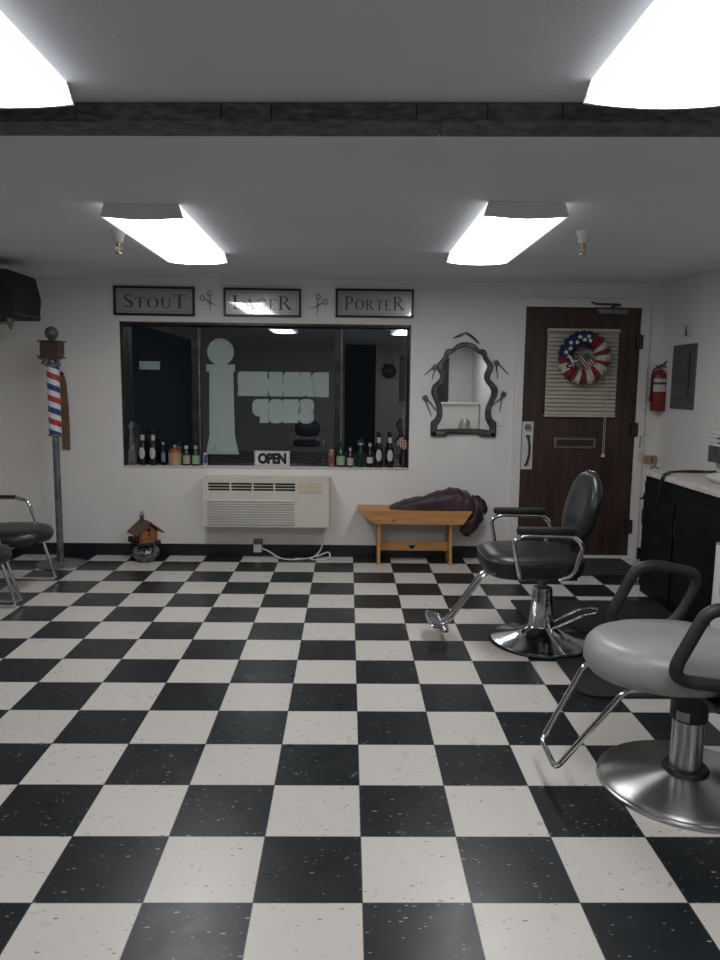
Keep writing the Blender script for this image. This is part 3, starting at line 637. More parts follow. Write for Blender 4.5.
tag(MB().tube([(2.06, 3.235, .80), (2.04, 3.238, .77), (2.05, 3.24, .72), (2.03, 3.24, .66)], .004, n=6, fil=.02).tube([(2.045, 3.24, .665), (2.015, 3.24, .655)], .008, n=8)
    .tube([(2.06, 3.235, .80), (2.075, 3.233, CT+.012), (2.10, 3.222, CT+.02), (2.11, 3.19, CT+.008)], .004, n=6, fil=.02).build('extension_lead', PLASTB), 'short black cord hanging off the far corner of the countertop', 'cord')
tb = thing('waste_bin', 'white waste bin beside the black cabinet at the right edge', 'waste bin', (1.898, 1.70, .013))
MB().lathe([(.0, 0), (.078, 0), (.082, .01), (.090, .60), (.092, .62), (.095, .625), (.093, .64), (.085, .63), (.075, .03), (.0, .02)], n=30, cap=False).build('bin', WHITEP, tb, True)
lb = MB(); R = []
for z, k in ((.645, 0), (.50, 1), (.30, 2), (.12, 3)):
    R.append([((.0975+.003*math.sin(i*1.9+k*1.3))*math.cos(2*PI*i/36), (.0975+.003*math.sin(i*1.9+k*1.3))*math.sin(2*PI*i/36), z+.008*math.sin(i*2.3)*(k == 3)) for i in range(36)])
lb.rings(R, 0, False).build('bin_liner', STRW, tb, True)

# ================================================================ mats
ma = [(1.04, 2.915)]; cxb, cyb, rb = 1.05, 2.14, .305
h = .012
left = [(cxb+rb*math.cos(math.radians(a)), cyb+rb*math.sin(math.radians(a))) for a in range(88, -89, -8)]
pts = [(1.05, 2.915), (1.05, cyb+rb)]+left[1:-1]+[(1.05, cyb-rb), (1.05, 1.47)]+arc(1.13, 1.455, .09, 190, 270, 6)+[(1.90, 1.365), (2.02, 1.365), (2.02, 2.915)]
tag(MB().prism(pts, 0.0005, h, 0, 'z').build('standing_mat', MATM), 'black rubber standing mat around the base of the black barber chair', 'floor mat')
tag(MB().bx(1.46, 2.24, 3.60, 4.14, .0005, .014, bev=.004).build('door_mat', DMAT), 'dark grey-green door mat in front of the brown door', 'door mat')

# ================================================================ barber chairs
def chair_black():
    t = thing('barber_chair', 'black vinyl barber chair with chrome arms, on the mat in front of the door', 'barber chair', (1.05, 2.14, 0))
    MB().lathe([(.0, .0), (.286, .0), (.290, .008), (.286, .016), (.0, .016)], n=56, cap=False).build('base_rim', PLASTB, t, True)
    MB().lathe([(.280, .012), (.277, .020), (.24, .028), (.18, .041), (.13, .057), (.095, .076), (.075, .098), (.0, .10)], n=64).build('base', CHROME, t, True)
    MB().lathe([(.074, .085), (.070, .105), (.062, .19), (.055, .30), (.050, .315), (.024, .318)], n=40).build('pump_column', CHROME2, t, True)
    MB().lathe([(.022, .31), (.022, .39), (.0, .39)], n=20).lathe([(.032, .345), (.034, .36), (.032, .372)], n=20).build('lift_post', DULL, t, True)
    MB().bx(-.17, .15, -.14, .14, .388, .412, bev=.005).build('seat_plate', IRON, t)
    lv = MB().tube([(.045, -.06, .09), (.17, -.20, .215), (.235, -.22, .235), (.265, -.15, .235), (.25, -.12, .235), (.17, -.10, .215), (.045, .0, .10)], .0065, n=10, fil=.02)
    lv.build('pump_lever', CHROME, t, True)
    o = sup(.272, .262, 4.0, 48, -.085, 0)
    MB().pad(o, [(.86, .412), (.95, .425), (1.0, .455), (1.0, .495), (.975, .514), (.90, .530), (.7, .540), (.35, .543), (.05, .544)], 0, (-.085, 0)).build('seat', VINYL, t, True, 60)
    MB().tube([(x, y, .507) for x, y in sup(.271, .261, 4.0, 48, -.085, 0)], .0045, n=6, closed=True).build('piping', VINYL, t, True)
    m = MB(); m.X = Matrix.Translation((.145, 0, .565)) @ Matrix.Rotation(math.radians(-90+14), 4, 'Y')
    # local z -> facing -X; outline x runs up the back
    o = [(x+.205, y*(1.0-.16*(x+.205 < .1)*(1-(x+.205)/.1))) for x, y in sup(.215, .222, 2.3, 48)]
    m.pad(o, [(.70, -.034), (.90, -.028), (1.0, -.010), (1.0, .010), (.94, .026), (.80, .034), (.5, .028), (.1, .024)], 0, (.205, 0)); m.build('backrest', VINYL, t, True, 60)
    m = MB(); m.X = Matrix.Translation((.145, 0, .565)) @ Matrix.Rotation(math.radians(-90+14), 4, 'Y'); m.box((.418, 0, 0), (.012, .07, .022), 0, .004).build('top_trim', CHROME, t)
    MB().box((.135, 0, .50), (.03, .10, .17), 0, .006, Matrix.Rotation(.15, 4, 'Y')).build('back_bracket', IRON, t)
    for s in (-1, 1):
        y = .305*s
        MB().tube([(-.10, y*.55, .425), (-.17, y*.80, .425), (-.205, y, .445), (-.245, y, .640), (-.195, y, .672), (.07, y, .668), (.12, y, .615), (.075, y, .460), (.02, y*.80, .425), (-.02, y*.5, .425)], .0125, n=12, fil=.04).build('arm_tube', CHROME, t, True)
        MB().box((-.075, y, .697), (.31, .055, .036), 0, .014).build('arm_pad', SOFTB, t, True)
    for s in (-1, 1):
        MB().tube([(-.28, .035*s, .425), (-.345, .035*s, .385), (-.52, .035*s, .135), (-.555, .035*s, .108)], .010, n=12, fil=.05).build('footrest_rod', CHROME, t, True)
    fp = MB(); X0 = Matrix.Translation((-.59, .02, .105)) @ Matrix.Rotation(math.radians(22), 4, 'Y'); fp.X = X0
    plateo = sup(.060, .155, 3.2, 40)
    fp.pad(plateo, [(.96, -.006), (1, 0), (.96, .006)], 0)
    for k in range(9): fp.tube([(-.048, -.12+.03*k, .006), (.048, -.12+.03*k, .006)], .005, n=8)
    fp.tube([(x, y, .003) for x, y in plateo], .0065, n=8, closed=True)
    fp.build('footrest', CHROME, t, True)
    return t
chair_black()
def chair_grey():
    t = thing('barber_chair', 'grey vinyl barber chair with black arm loops, cut off by the right edge', 'barber chair', (1.185, .625, 0))
    MB().lathe([(.0, .0), (.302, .0), (.306, .004), (.305, .012), (.298, .015), (.296, .021), (.289, .025), (.28, .029), (.20, .040), (.12, .052), (.07, .062), (.0, .062)], n=80, cap=False).build('base', STEEL, t, True, 30)
    MB().lathe([(.056, .056), (.078, .056), (.082, .064), (.076, .074), (.056, .078)], n=40).build('rubber_ring', PLASTB, t, True)
    MB().lathe([(.055, .06), (.055, .25)], n=40).build('column', STEEL, t, True)
    MB().lathe([(.058, .252), (.064, .256), (.064, .357), (.058, .362)], n=40).build('collar', PLASTB, t, True)
    k = 8; R = [[(.0655*math.cos(math.radians(a)), .0655*math.sin(math.radians(a)), z) for a in range(205, 251, 6)] for z in (.262, .296)]
    MB().rings(R, 0, False, False).build('sticker', LABW, t)
    MB().lathe([(.03, .33), (.03, .40)], n=20).build('lift_post', DULL, t, True)
    MB().bx(-.20, .20, -.15, .15, .395, .425, bev=.006).bx(-.05, .05, -.29, .29, .400, .420, bev=.004).build('seat_frame', IRON, t)
    o = []
    for x, y in sup(.285, .250, 2.6, 56, -.095, 0):
        f = 1-.26*max(0, (-.10-x)/.29)**2; o.append((x, y*f))
    m = MB().pad(o, [(.84, .425), (.94, .432), (1.0, .462), (1.0, .497), (.975, .523), (.91, .545), (.80, .557), (.6, .563), (.3, .565), (.05, .565)], 0, (-.10, 0))
    m.build('seat', GREYV, t, True, 70)
    m = MB(); m.X = Matrix.Translation((.20, 0, .58)) @ Matrix.Rotation(math.radians(-90+12), 4, 'Y')
    o = [(x+.22, y) for x, y in sup(.225, .235, 3.0, 48)]
    m.pad(o, [(.75, -.045), (.93, -.036), (1.0, -.012), (1.0, .015), (.94, .038), (.80, .048), (.5, .042), (.1, .04)], 0, (.22, 0)); m.build('backrest', GREYV, t, True, 60)
    MB().box((.20, 0, .52), (.04, .12, .22), 0, .006, Matrix.Rotation(.12, 4, 'Y')).build('back_bracket', IRON, t)
    for s in (-1, 1):
        y = .285*s
        MB().tube([(-.215, y, .515), (-.105, y, .738), (-.03, y, .748), (.145, y, .712), (.11, y, .60), (.03, y, .485)], .0215, n=14, fil=.075, closed=True, fn=8).build('arm_loop', SOFTB, t, True)
        MB().box((.0, y, .447), (.055, .035, .085), 0, .008).build('arm_mount', PLASTB, t)
    MB().tube([(-.22, .135, .418), (-.30, .135, .418), (-.345, .13, .40), (-.50, .105, .115), (-.505, -.105, .115), (-.30, -.135, .40), (-.27, -.138, .418), (-.16, -.138, .418)], .0105, n=12, fil=.035).build('footrest', CHROME, t, True)
    MB().tube([(.03, -.08, .42), (.12, -.2, .41), (.22, -.27, .38)], .009, n=10, fil=.04).tube([(.20, -.258, .386), (.26, -.30, .37)], .014, n=10).build('lift_lever', IRON, t, True)
    return t
chair_grey()

# ================================================================ waiting chairs on the left
def waiting(label, loc, rz=0):
    t = thing('waiting_chair', label, 'chair', loc, rz, 'chrome waiting chairs with black seats')
    # local: faces +X, x=0 at the front of the runners
    o = []
    for x, y in sup(.255, .245, 2.7, 44, -.17, 0):
        o.append((x, y*(1-.12*max(0, (x+.155)/.265)**2)))
    MB().pad(o, [(.80, .345), (.93, .355), (1.0, .385), (1.0, .405), (.95, .432), (.80, .446), (.5, .450), (.1, .450)], 0, (-.155, 0)).build('seat', VINYL, t, True, 60)
    m = MB(); m.X = Matrix.Translation((-.435, 0, .50)) @ Matrix.Rotation(math.radians(90-12-180), 4, 'Y') @ Matrix.Rotation(PI, 4, 'Z')
    m = MB(); m.X = Matrix.Translation((-.44, 0, .49)) @ Matrix.Rotation(math.radians(-90-10), 4, 'Y')
    m.pad([(x+.15, y) for x, y in sup(.15, .23, 3.2, 40)], [(.8, -.028), (.96, -.02), (1, 0), (.96, .02), (.8, .028)], 0, (.15, 0)); m.build('backrest', VINYL, t, True, 60)
    for s in (-1, 1):
        y = .29*s
        MB().tube([(-.50, y*.83, .59), (-.44, y, .600), (-.25, y, .603), (-.175, y, .58), (.0, y, .02), (-.03, y, .0125), (-.56, y, .0125)], .0115, n=12, fil=.045).build('side_frame', CHROME, t, True)
        MB().box((-.36, y, .612), (.20, .036, .016), 0, .007).build('arm_pad', SOFTB, t)
    MB().tube([(-.56, -.29, .0125), (-.56, .29, .0125)], .011, n=10).build('floor_bar', CHROME, t, True)
    MB().tube([(-.118, -.29, .345), (-.09, 0, .335), (-.118, .29, .345)], .010, n=10, fil=.1).build('seat_bar', CHROME, t, True)
    for s in (-1, 1): MB().tube([(-.50, .24*s, .59), (-.47, .19*s, .54), (-.41, .19*s, .36), (-.11, .19*s, .338)], .010, n=10, fil=.05).build('back_support', CHROME, t, True)
    return t
w0 = waiting('chrome waiting chair with rounded black seat next to the barber pole', (-2.155, 3.075, 0))
dup(w0, (-2.145, 2.41, 0), 'chrome waiting chair cut off at the left edge, in front of the other waiting chair')
dup(w0, (-.78, -2.35, 0), 'chrome waiting chair with a black seat, reflected in the window', -PI/2+PI)

# ================================================================ barber pole on its stand
bpo = thing('barber_pole', 'tall floor standing barber pole with red, white and blue stripes', 'barber pole', (-2.303, 3.84, 0))
MB().lathe([(.0, 0), (.182, 0), (.186, .005), (.180, .012), (.10, .018), (.03, .026), (.0, .026)], n=48, cap=False).build('base', DULL, bpo, True)
MB().lathe([(.026, .02), (.026, 1.02)], n=24).lathe([(.026, 1.005), (.055, 1.015), (.055, 1.026), (.0, 1.026)], n=28).build('post', DULL, bpo, True)
nn, zz = 48, 60; v = []; sp_ = MB()
z0_, z1_ = 1.026, 1.545; lead = .174; sp_.v = []
for j in range(zz*3+1):
    z = z0_+(z1_-z0_)*j/(zz*3)
    for i in range(nn): sp_.v.append((.046*math.cos(2*PI*i/nn), .046*math.sin(2*PI*i/nn), z))
for j in range(zz*3):
    for i in range(nn):
        z = z0_+(z1_-z0_)*(j+.5)/(zz*3); u = ((z-z0_+.1345)/lead+(((i+36) % nn)/nn)*.6) % 1
        sp_.f.append((j*nn+i, j*nn+(i+1) % nn, (j+1)*nn+(i+1) % nn, (j+1)*nn+i))
        sp_.m.append(1 if u < .26 else 0 if u < .5 else 2 if u < .76 else 0)
sp_.build('striped_cylinder', [STRW, BLUE2, RED2], bpo, True)
cp = MB().lathe([(.050, 1.540), (.058, 1.545), (.058, 1.555), (.036, 1.565), (.036, 1.595), (.074, 1.60), (.078, 1.606)], n=32); cp.build('collar', DULL, bpo, True)
MB().box((0, 0, 1.665), (.136, .136, .118), 0, .006).build('cap', BROWN, bpo)
MB().box((0, 0, 1.608), (.152, .152, .010), 0, .003).box((0, 0, 1.728), (.160, .160, .010), 0, .003).build('cap_rim', BROWN, bpo)
MB().lathe([(.030, 1.733), (.022, 1.745), (.03, 1.752)]+[(.050*math.cos(a), 1.79+.050*math.sin(a)) for a in [math.radians(-50+14*i) for i in range(11)]], n=32).build('globe', BALL, bpo, True)
for s in (-1, 1): MB().tube([(s*.06, -.03, 1.60), (s*.085, -.03, 1.60), (s*.098, -.03, 1.612), (s*.092, -.03, 1.628)], .007, n=8, fil=.01).lathe([(.012, 1.552), (.022, 1.556), (.022, 1.566), (.012, 1.575), (.018, 1.588), (.018, 1.597)], c=(s*.052, -.03, 0), n=16).build('finial', DULL, bpo, True)
sr = thing('leather_strop', 'long tan leather strop hanging behind the barber pole', 'leather strop', (-2.355, YB-.012, .975))
spt = [(-.022, -.09), (.036, -.10), (.040, .05), (.037, .25), (.026, .44), (.012, .50), (-.026, .505), (-.026, .3)]
MB().prism([(x, z) for x, z in spt], -.008, .004).build('strap', STROP, sr)
MB().box((-.006, -.006, .512), (.032, .016, .02), 0, .003).tube([(-.006, .01, .524), (-.006, -.01, .534), (-.006, -.012, .52)], .004, n=8).build('hook', IRON, sr)

# ================================================================ speaker top left
sp = thing('wall_speaker', 'black cloth-covered box on a bracket at the top left by the ceiling', 'speaker', (-2.56, 3.46, 1.862))
m = MB(); R = []
for u, k in ((0, 0), (.15, .25), (.5, 1), (.85, .3), (1, 0)):
    z = .0+.30*u; d = .0+.025*k
    R.append([(x, y, z) for x, y in rrect(-.30, .255+d-.02*u, -.22, .20+.0*d, .02)])
m.rings(R); m.pad(rrect(-.29, .215, -.21, .19, .02), [(1, .300), (.93, .314), (.6, .322), (.1, .324)]); m.build('cabinet', SPK, sp, True, 50)
MB().bx(-.30, .250, -.222, -.216, .012, .03).bx(.250, .257, -.22, .2, .012, .03).build('trim', PLASTB, sp)
MB().tube([(.12, .0, .002), (.12, .0, -.05), (.125, .0, -.075)], [.028, .006], n=12).tube([(.12, 0, -.02), (-.30, 0, -.035)], .018, n=10).bx(-.314, -.295, -.07, .07, -.09, .06, bev=.003).build('bracket', DULL, sp, True)

# ================================================================ birdhouse on a glass jar
bh = thing('birdhouse', 'small log birdhouse with brown roof, on a squat glass jar by the baseboard', 'birdhouse', (-1.672, 3.985, 0), 0)
m = MB().lathe([(.0, .004), (.062, .0), (.085, .015), (.108, .055), (.110, .075), (.095, .105), (.065, .122), (.055, .135), (.0, .135)], n=36, cap=False); m.build('glass_jar', JARM, bh, True)
rm = Matrix.Rotation(math.radians(38), 4, 'Z')
m = MB(); m.X = rm; m.box((0, 0, .150), (.185, .185, .014), 0, .003); m.build('platform', GREEN, bh)
m = MB(); m.X = rm
for k in range(8):
    z = .162+.012*k
    for s in (-1, 1): m.tube([(-.074, s*.058, z), (.074, s*.058, z)], .0065, n=8); m.tube([(s*.058, -.074, z+.006), (s*.058, .074, z+.006)], .0065, n=8)
m.box((0, 0, .205), (.112, .112, .10))
m.prism([(-.06, .25), (.06, .25), (0, .312)], -.062, .062); m.build('log_walls', LOG, bh, True)
m = MB(); m.X = rm
for s in (-1, 1):
    m.add([(0, -.098, .335), (0, .098, .335), (s*.118, .098, .238), (s*.118, -.098, .238), (0, -.098, .322), (0, .098, .322), (s*.112, .098, .229), (s*.112, -.098, .229)], [(0, 1, 2, 3), (7, 6, 5, 4), (0, 3, 7, 4), (1, 5, 6, 2), (3, 2, 6, 7), (0, 4, 5, 1)])
m.build('roof', ROOFB, bh)
m = MB(); m.X = rm; m.tube([(0, -.0615, .262), (0, -.068, .262)], .015, n=20).tube([(0, -.060, .225), (0, -.085, .225)], .004, n=8).build('entrance_hole', INK2, bh)
m = MB().lathe([(.016, .315), (.016, .365), (.020, .370), (.014, .380), (.010, .395), (.006, .408), (.0, .410)], n=14, c=(-.03, .01, 0)); m.build('chimney', DULL, bh, True)
MB().bx(-.14, -.10, -.02, .02, .155, .20, bev=.01).bx(.085, .12, -.04, .0, .15, .175, bev=.008).build('greenery', GREEN, bh)

# ================================================================ air conditioner
ac = thing('wall_air_conditioner', 'cream through-wall air conditioner under the window', 'air conditioner', (-.703, YB, .291))
hw = .500
body = MB()
body.bx(-hw, hw, -.195, -.001, 0, .380, bev=.008); body.build('case', AC, ac)
MB().bx(-.512, .512, -.085, -.0015, -.004, .388, bev=.004).build('wall_sleeve', AC, ac)
def hole(x0, x1, z0, z1): return [(x0, z0), (x1, z0), (x1, z1), (x0, z1)]
hs = [hole(-.462, -.286, .286, .356), hole(-.278, -.110, .286, .356), hole(-.102, .062, .286, .356), hole(.070, .236, .286, .356)]
plate('front_panel', rrect(-hw-.002, hw+.002, -.002, .383, .012), hs, -.195, -.222, AC, ac, .003)
MB().bx(-.465, .240, -.199, -.196, .282, .360).build('vent_opening', ACIN, ac)
lv = MB()
for k in range(2): lv.box((-.112, -.211, .309+.024*k), (.70, .008, .003), 0, 0, Matrix.Rotation(.5, 4, 'X'))
lv.build('vent_louvers', AC, ac)
gr = MB()
for k in range(10): gr.box((-.118, -.229, .026+.0205*k), (.690, .016, .006), 0, .002, Matrix.Rotation(-.25, 4, 'X'))
gr.build('intake_grille', WHITEP, ac)
MB().bx(.262, .445, -.2245, -.221, .276, .360, bev=.003).build('control_cover', ACL, ac)
co = thing('power_outlet', 'grey wall outlet with a plug on the black baseboard under the air conditioner', 'outlet', (-.790, YB-.008, .088))
MB().bx(-.040, .040, -.008, -.0005, -.045, .062, bev=.002).build('cover_plate', DULL, co)
MB().bx(-.036, .030, -.050, -.0085, -.046, .02, bev=.008).build('plug', CORDW, co)
tag(MB().tube([(-.757, YB-.045, .075), (-.70, YB-.07, .06), (-.60, YB-.13, .010), (-.50, YB-.16, .0065), (-.38, YB-.12, .0065), (-.27, YB-.07, .030), (-.20, YB-.06, .058), (-.185, YB-.10, .02), (-.25, YB-.16, .0065), (-.36, YB-.14, .0065), (-.33, YB-.09, .012), (-.27, YB-.06, .06), (-.245, YB-.05, .16), (-.258, YB-.10, .268)], .0062, n=8, fil=.05)
    .box((-.44, YB-.135, .012), (.075, .016, .012), 0, .004).build('appliance_cord', CORDW), 'white cord looping on the floor below the air conditioner', 'cord')

# ================================================================ bench and jacket
bn = thing('pine_bench', 'honey pine bench with a heart cut in its stretcher, under the mirror', 'bench', (.488, 4.02, 0))
MB().bx(-.455, .450, -.105, .135, .425, .445, bev=.003).build('seat_board', PINE, bn)
for y in (-.123, .137): MB().prism([(-.455, .425), (.452, .425), (.452, .434), (.382, .328), (-.318, .328), (-.452, .424)], y-.0, y+.017).build('apron', PINE, bn) if False else MB().prism([(-.455, .444), (.452, .444), (.455, .435), (.385, .332), (-.315, .332), (-.455, .430)], y, y+.017).build('apron', PINE, bn)
for x in (-.285, .290):
    m = MB(); R = []
    for z, a in ((0, .150), (.10, .132), (.25, .115), (.425, .105)): R.append([(x-.011, -a+.015, z), (x+.011, -a+.015, z), (x+.011, a+.015, z), (x-.011, a+.015, z)])
    m.rings(R).build('leg_panel', PINE, bn)
plate('stretcher', [(-.273, .093), (.278, .093), (.278, .165), (-.273, .165)], [heart(-.010, .130, .034)], .012, .002, PINE, bn)
pg = MB()
for x in (-.285, .290):
    for z in (.36, .41): pg.tube([(x, -.124, z), (x, -.121, z)], .006, n=10)
for (x, z) in ((-.18, .352),): pg.tube([(x+.01, -.1242, z+.012), (x+.01, -.121, z+.012)], .010, n=12)
pg.build('wood_plug', mat('dark_pine_knot', (.14, .06, .025), .5), bn)
# jacket: lofted folds over the bench top, spilling off its right end
jk = thing('maroon_jacket', 'dark maroon jacket heaped on the right half of the pine bench', 'jacket', (.70, 4.02, .4465))
def fold(p, amp): 
    q = Vector(p); n1 = noise.noise(Vector((q.x*5+3, q.y*9, q.z*14))); n2 = noise.noise(Vector((q.x*14, q.y*16, q.z*30+7)))
    n3_ = noise.noise(Vector((q.x*30, q.y*10, q.z*45)))
    return amp*(n1*1.0+(.5-abs(n2))*1.0+n3_*.45)
prof = [(-.415, .006, .04, 0), (-.40, .020, .07, 0), (-.33, .048, .09, 0), (-.24, .072, .105, 0), (-.14, .098, .11, 0), (-.04, .122, .115, 0), (.05, .140, .12, 0), (.12, .148, .12, 0), (.17, .142, .115, 0), (.215, .118, .11, -.005), (.25, .088, .10, -.02), (.275, .055, .085, -.05), (.287, .02, .06, -.075)]
m = MB(); R = []
for i in range(len(prof)-1):
    for s in range(4):
        u = s/4; a, c = prof[i], prof[i+1]; x, h_, w_, zb = [a[k]*(1-u)+c[k]*u for k in range(4)]
        r = []
        for k in range(36):
            th = 2*PI*k/36; cy_, cz_ = math.cos(th), math.sin(th)
            z = zb+(h_-zb)*(.5+.5*cz_) if cz_ < 0 else zb+(h_-zb)*(.5+.5*cz_)
            if cz_ < 0: z = zb+.002
            y = w_*math.copysign(abs(cy_)**.7, cy_)
            d = fold((x, y, z), .028)*min(1, (z-zb)/.03)*(.3+min(1, h_/.08)*.7)
            r.append((x, y-.01+d*.4*cy_, max(z+d*max(0, cz_), zb+.001)))
        R.append(r)
m.rings(R); m.build('jacket_body', COAT, jk, True, 80)
def drape(pts, rx, name, m_, seed, flat=.45, am=.022):
    """loose fabric lobe swept along a path with an uneven, folded section"""
    P = [Vector(p) for p in pts]; Q = []
    for i in range(len(P)-1):
        for s in range(5): Q.append((P[i].lerp(P[i+1], s/5), rx[i]+(rx[i+1]-rx[i])*s/5))
    Q.append((P[-1], rx[-1])); R = []
    for i, (c, r) in enumerate(Q):
        t = (Q[min(i+1, len(Q)-1)][0]-Q[max(i-1, 0)][0]).normalized(); side = Vector((0, 1, 0)).cross(t).normalized(); bn_ = t.cross(side)
        ring = []
        for k in range(28):
            a = 2*PI*k/28; n_ = 1+.30*math.sin(a*5+seed+i*.18)*.5+.8*am/.022*.35*noise.noise(Vector((math.cos(a)*2+seed, math.sin(a)*2, i*.35)))
            ring.append(tuple(c+side*r*n_*math.cos(a)+bn_*r*flat*n_*math.sin(a)))
        R.append(ring)
    MB().rings(R).build(name, m_, jk, True, 80)
drape([(.232, -.02, .05), (.275, -.02, .02), (.275, -.03, -.05), (.235, -.04, -.12), (.215, -.04, -.18), (.212, -.04, -.222)], [.05, .07, .068, .066, .055, .020], 'sleeve', COAT, 1.0, 1.0)
drape([(.25, .02, .07), (.29, .0, .055), (.325, -.02, .02), (.345, -.02, -.02), (.340, -.03, -.055)], [.04, .050, .046, .035, .014], 'collar', COATI, 2.4, .8)
MB().tube([(.300, -.06, -.075), (.335, -.065, -.055), (.352, -.06, -.025)], [.012, .007], n=8).tube([(.165, -.03, .150), (.185, -.05, .135), (.205, -.07, .115)], .007, n=8).tube([(.185, -.01, .148), (.205, -.03, .13), (.222, -.05, .10)], .007, n=8).build('grey_trim', COATG, jk, True)

# ================================================================ things on the window sill
SZ = WZ0+.001; SY = YB+.052
def bottle(label, x, prof, glass, name='bottle', cat='bottle', lab=None, neck=None, cap=None, n=22, group='bottles on the window sill'):
    t = thing(name, label, cat, (x, SY, SZ), 0, group)
    MB().lathe([(0, 0)]+prof+[(0, prof[-1][1])], n=n, cap=False).build('glass', glass, t, True, 50)
    for L_, nm in ((lab, 'label'), (neck, 'neck_label')):
        if L_: r, z0, z1, m_ = L_; MB().rings([[(r*math.cos(2*PI*i/n), r*math.sin(2*PI*i/n), z) for i in range(n)] for z in (z0, z1)], 0, False).build(nm, m_, t, True)
    if cap: r, z0, z1, m_ = cap; MB().lathe([(0, z0), (r, z0), (r, z1), (r*.8, z1+.003), (0, z1+.003)], n=16, cap=False).build('cap', m_, t, True)
    return t
tall = [(.030, 0), (.032, .006), (.032, .130), (.027, .160), (.015, .195), (.013, .265), (.014, .272)]
def talls(label, x, gl):
    t = bottle(label, x, tall, gl, neck=(.0160, .205, .250, LABW), cap=(.0145, .262, .282, POSTF))
    n = 16; R = [(.0325*math.sin(math.radians(a)), -.0325*math.cos(math.radians(a))) for a in range(-48, 49, 8)]
    # oval front label curved round the bottle
    vs = [[(.0335*math.sin(math.radians(46)*q*math.cos(a)), -.0335*math.cos(math.radians(46)*q*math.cos(a)), .100+.048*q*math.sin(a)) for a in [2*PI*k/24 for k in range(24)]] for q in (.02, .25, .5, .75, 1)]
    MB().rings(vs, 0, False).build('oval_label', LABW, t, True)
talls('tall dark bottle with oval white label, next to the glass decanter', -1.747, BGL)
talls('tall dark bottle with oval white label, next to the small blue-labelled bottle', -1.660, BGL)
talls('tall dark bottle with oval white label, left one of the pair by the flag', .205, BGL)
talls('tall dark bottle with oval white label, right one of the pair, nearest the flag', .297, BGL)
dec = thing('glass_decanter', 'tall clear cut-glass decanter at the left end of the window sill', 'decanter', (-1.836, SY, SZ), 0)
MB().lathe([(0, 0), (.036, 0), (.040, .01), (.036, .06), (.028, .12), (.020, .15), (.026, .17), (.018, .19), (.024, .22), (.016, .245), (.013, .28), (.018, .29), (0, .29)], n=10, cap=False).build('body', CLEAR, dec)
MB().lathe([(0, .291), (.010, .291), (.022, .31), (.024, .33), (.014, .35), (.005, .362), (0, .362)], n=10, cap=False).build('stopper', CLEAR, dec)
bottle('tiny dark bottle with a blue label, left of the tan jug', -1.578, [(.018, 0), (.018, .11), (.008, .14), (.007, .175)], BGL, lab=(.0188, .03, .105, LABB), cap=(.009, .172, .188, LABW))
jg = thing('stoneware_jug', 'tan stoneware jug with a rust brown shoulder on the window sill', 'jug', (-1.482, SY, SZ), 0)
MB().lathe([(0, 0), (.050, 0), (.054, .008), (.054, .105), (.050, .112)], n=30, cap=False).build('body', JUG, jg, True)
MB().lathe([(.0545, .106), (.052, .120), (.036, .137), (.018, .143), (.014, .158), (0, .158)], n=30, cap=False).tube([(.018, 0, .150), (.038, 0, .155), (.048, 0, .140), (.044, 0, .122)], .006, n=8, fil=.01).build('shoulder', JUGT, jg, True)
MB().lathe([(0, .157), (.013, .157), (.015, .165), (0, .170)], n=14, cap=False).build('stopper', SIGNW, jg, True)
small = [(.030, 0), (.031, .006), (.031, .090), (.024, .115), (.012, .13), (.012, .145)]
bottle('small dark round bottle with cream label, right of the tan jug', -1.388, small, BGG, lab=(.0318, .015, .085, LABC), cap=(.015, .137, .160, LABW))
bottle('small green round bottle with green label, at the window post', -1.311, small, BGG, lab=(.0318, .015, .085, LABG), cap=(.015, .137, .160, mat('pale_green_cap', (.3, .38, .35), .5)))
cn = thing('small_can', 'little white and blue can below the barber pole decal', 'can', (-1.232, SY, SZ), 0)
MB().lathe([(0, 0), (.018, 0), (.018, .100), (.015, .106), (0, .106)], n=20, cap=False).build('can_body', LABW, cn, True)
MB().rings([[(.0185*math.cos(a), .0185*math.sin(a), z) for a in [math.radians(-110+10*i) for i in range(9)]] for z in (.02, .09)], 0, False, False).build('blue_band', BLUE2, cn, True)
am = thing('amber_can', 'brown and tan can standing left of the green-labelled bottle', 'can', (-.187, SY, SZ), 0)
MB().lathe([(0, 0), (.024, 0), (.025, .004), (.025, .125), (.020, .137), (0, .137)], n=24, cap=False).build('can_body', AMB, am, True)
MB().lathe([(0, .137), (.017, .137), (.017, .146), (0, .148)], n=16, cap=False).build('lid', LABP, am, True)
bottle('green bottle with a bright green label, right of the brown can', -.111, [(.034, 0), (.035, .006), (.035, .105), (.024, .135), (.016, .15), (.014, .20)], BGG, lab=(.0358, .018, .092, LABG), cap=(.015, .19, .202, BGG))
bottle('small bottle with a pale pink label and cap', -.032, [(.026, 0), (.027, .006), (.027, .085), (.018, .110), (.010, .125), (.010, .14)], BGL, lab=(.0278, .015, .078, LABP), cap=(.013, .133, .155, LABP))
sw = bottle('dark green swing-top bottle with a wire bail', .054, [(.028, 0), (.030, .006), (.030, .110), (.024, .14), (.014, .165), (.014, .185)], BGG, lab=(.0305, .03, .1, BGG), cap=(.014, .182, .198, LABW))
MB().tube([(.024*math.cos(math.radians(a)), -.005, .200+.026*math.sin(math.radians(a))) for a in range(-50, 231, 20)], .0028, n=6).build('wire_bail', DULL, sw, True)
bottle('small dark bottle with a white neck cap and label, left of the tall bottles', .131, [(.026, 0), (.027, .006), (.027, .10), (.020, .125), (.011, .15), (.010, .18)], BGL, lab=(.0278, .035, .085, LABW), cap=(.012, .172, .195, LABW))
fv = thing('flag_vase', 'dark vase with dried stalks and a red checked flag, right end of the sill', 'vase', (.412, SY+.005, SZ), 0)
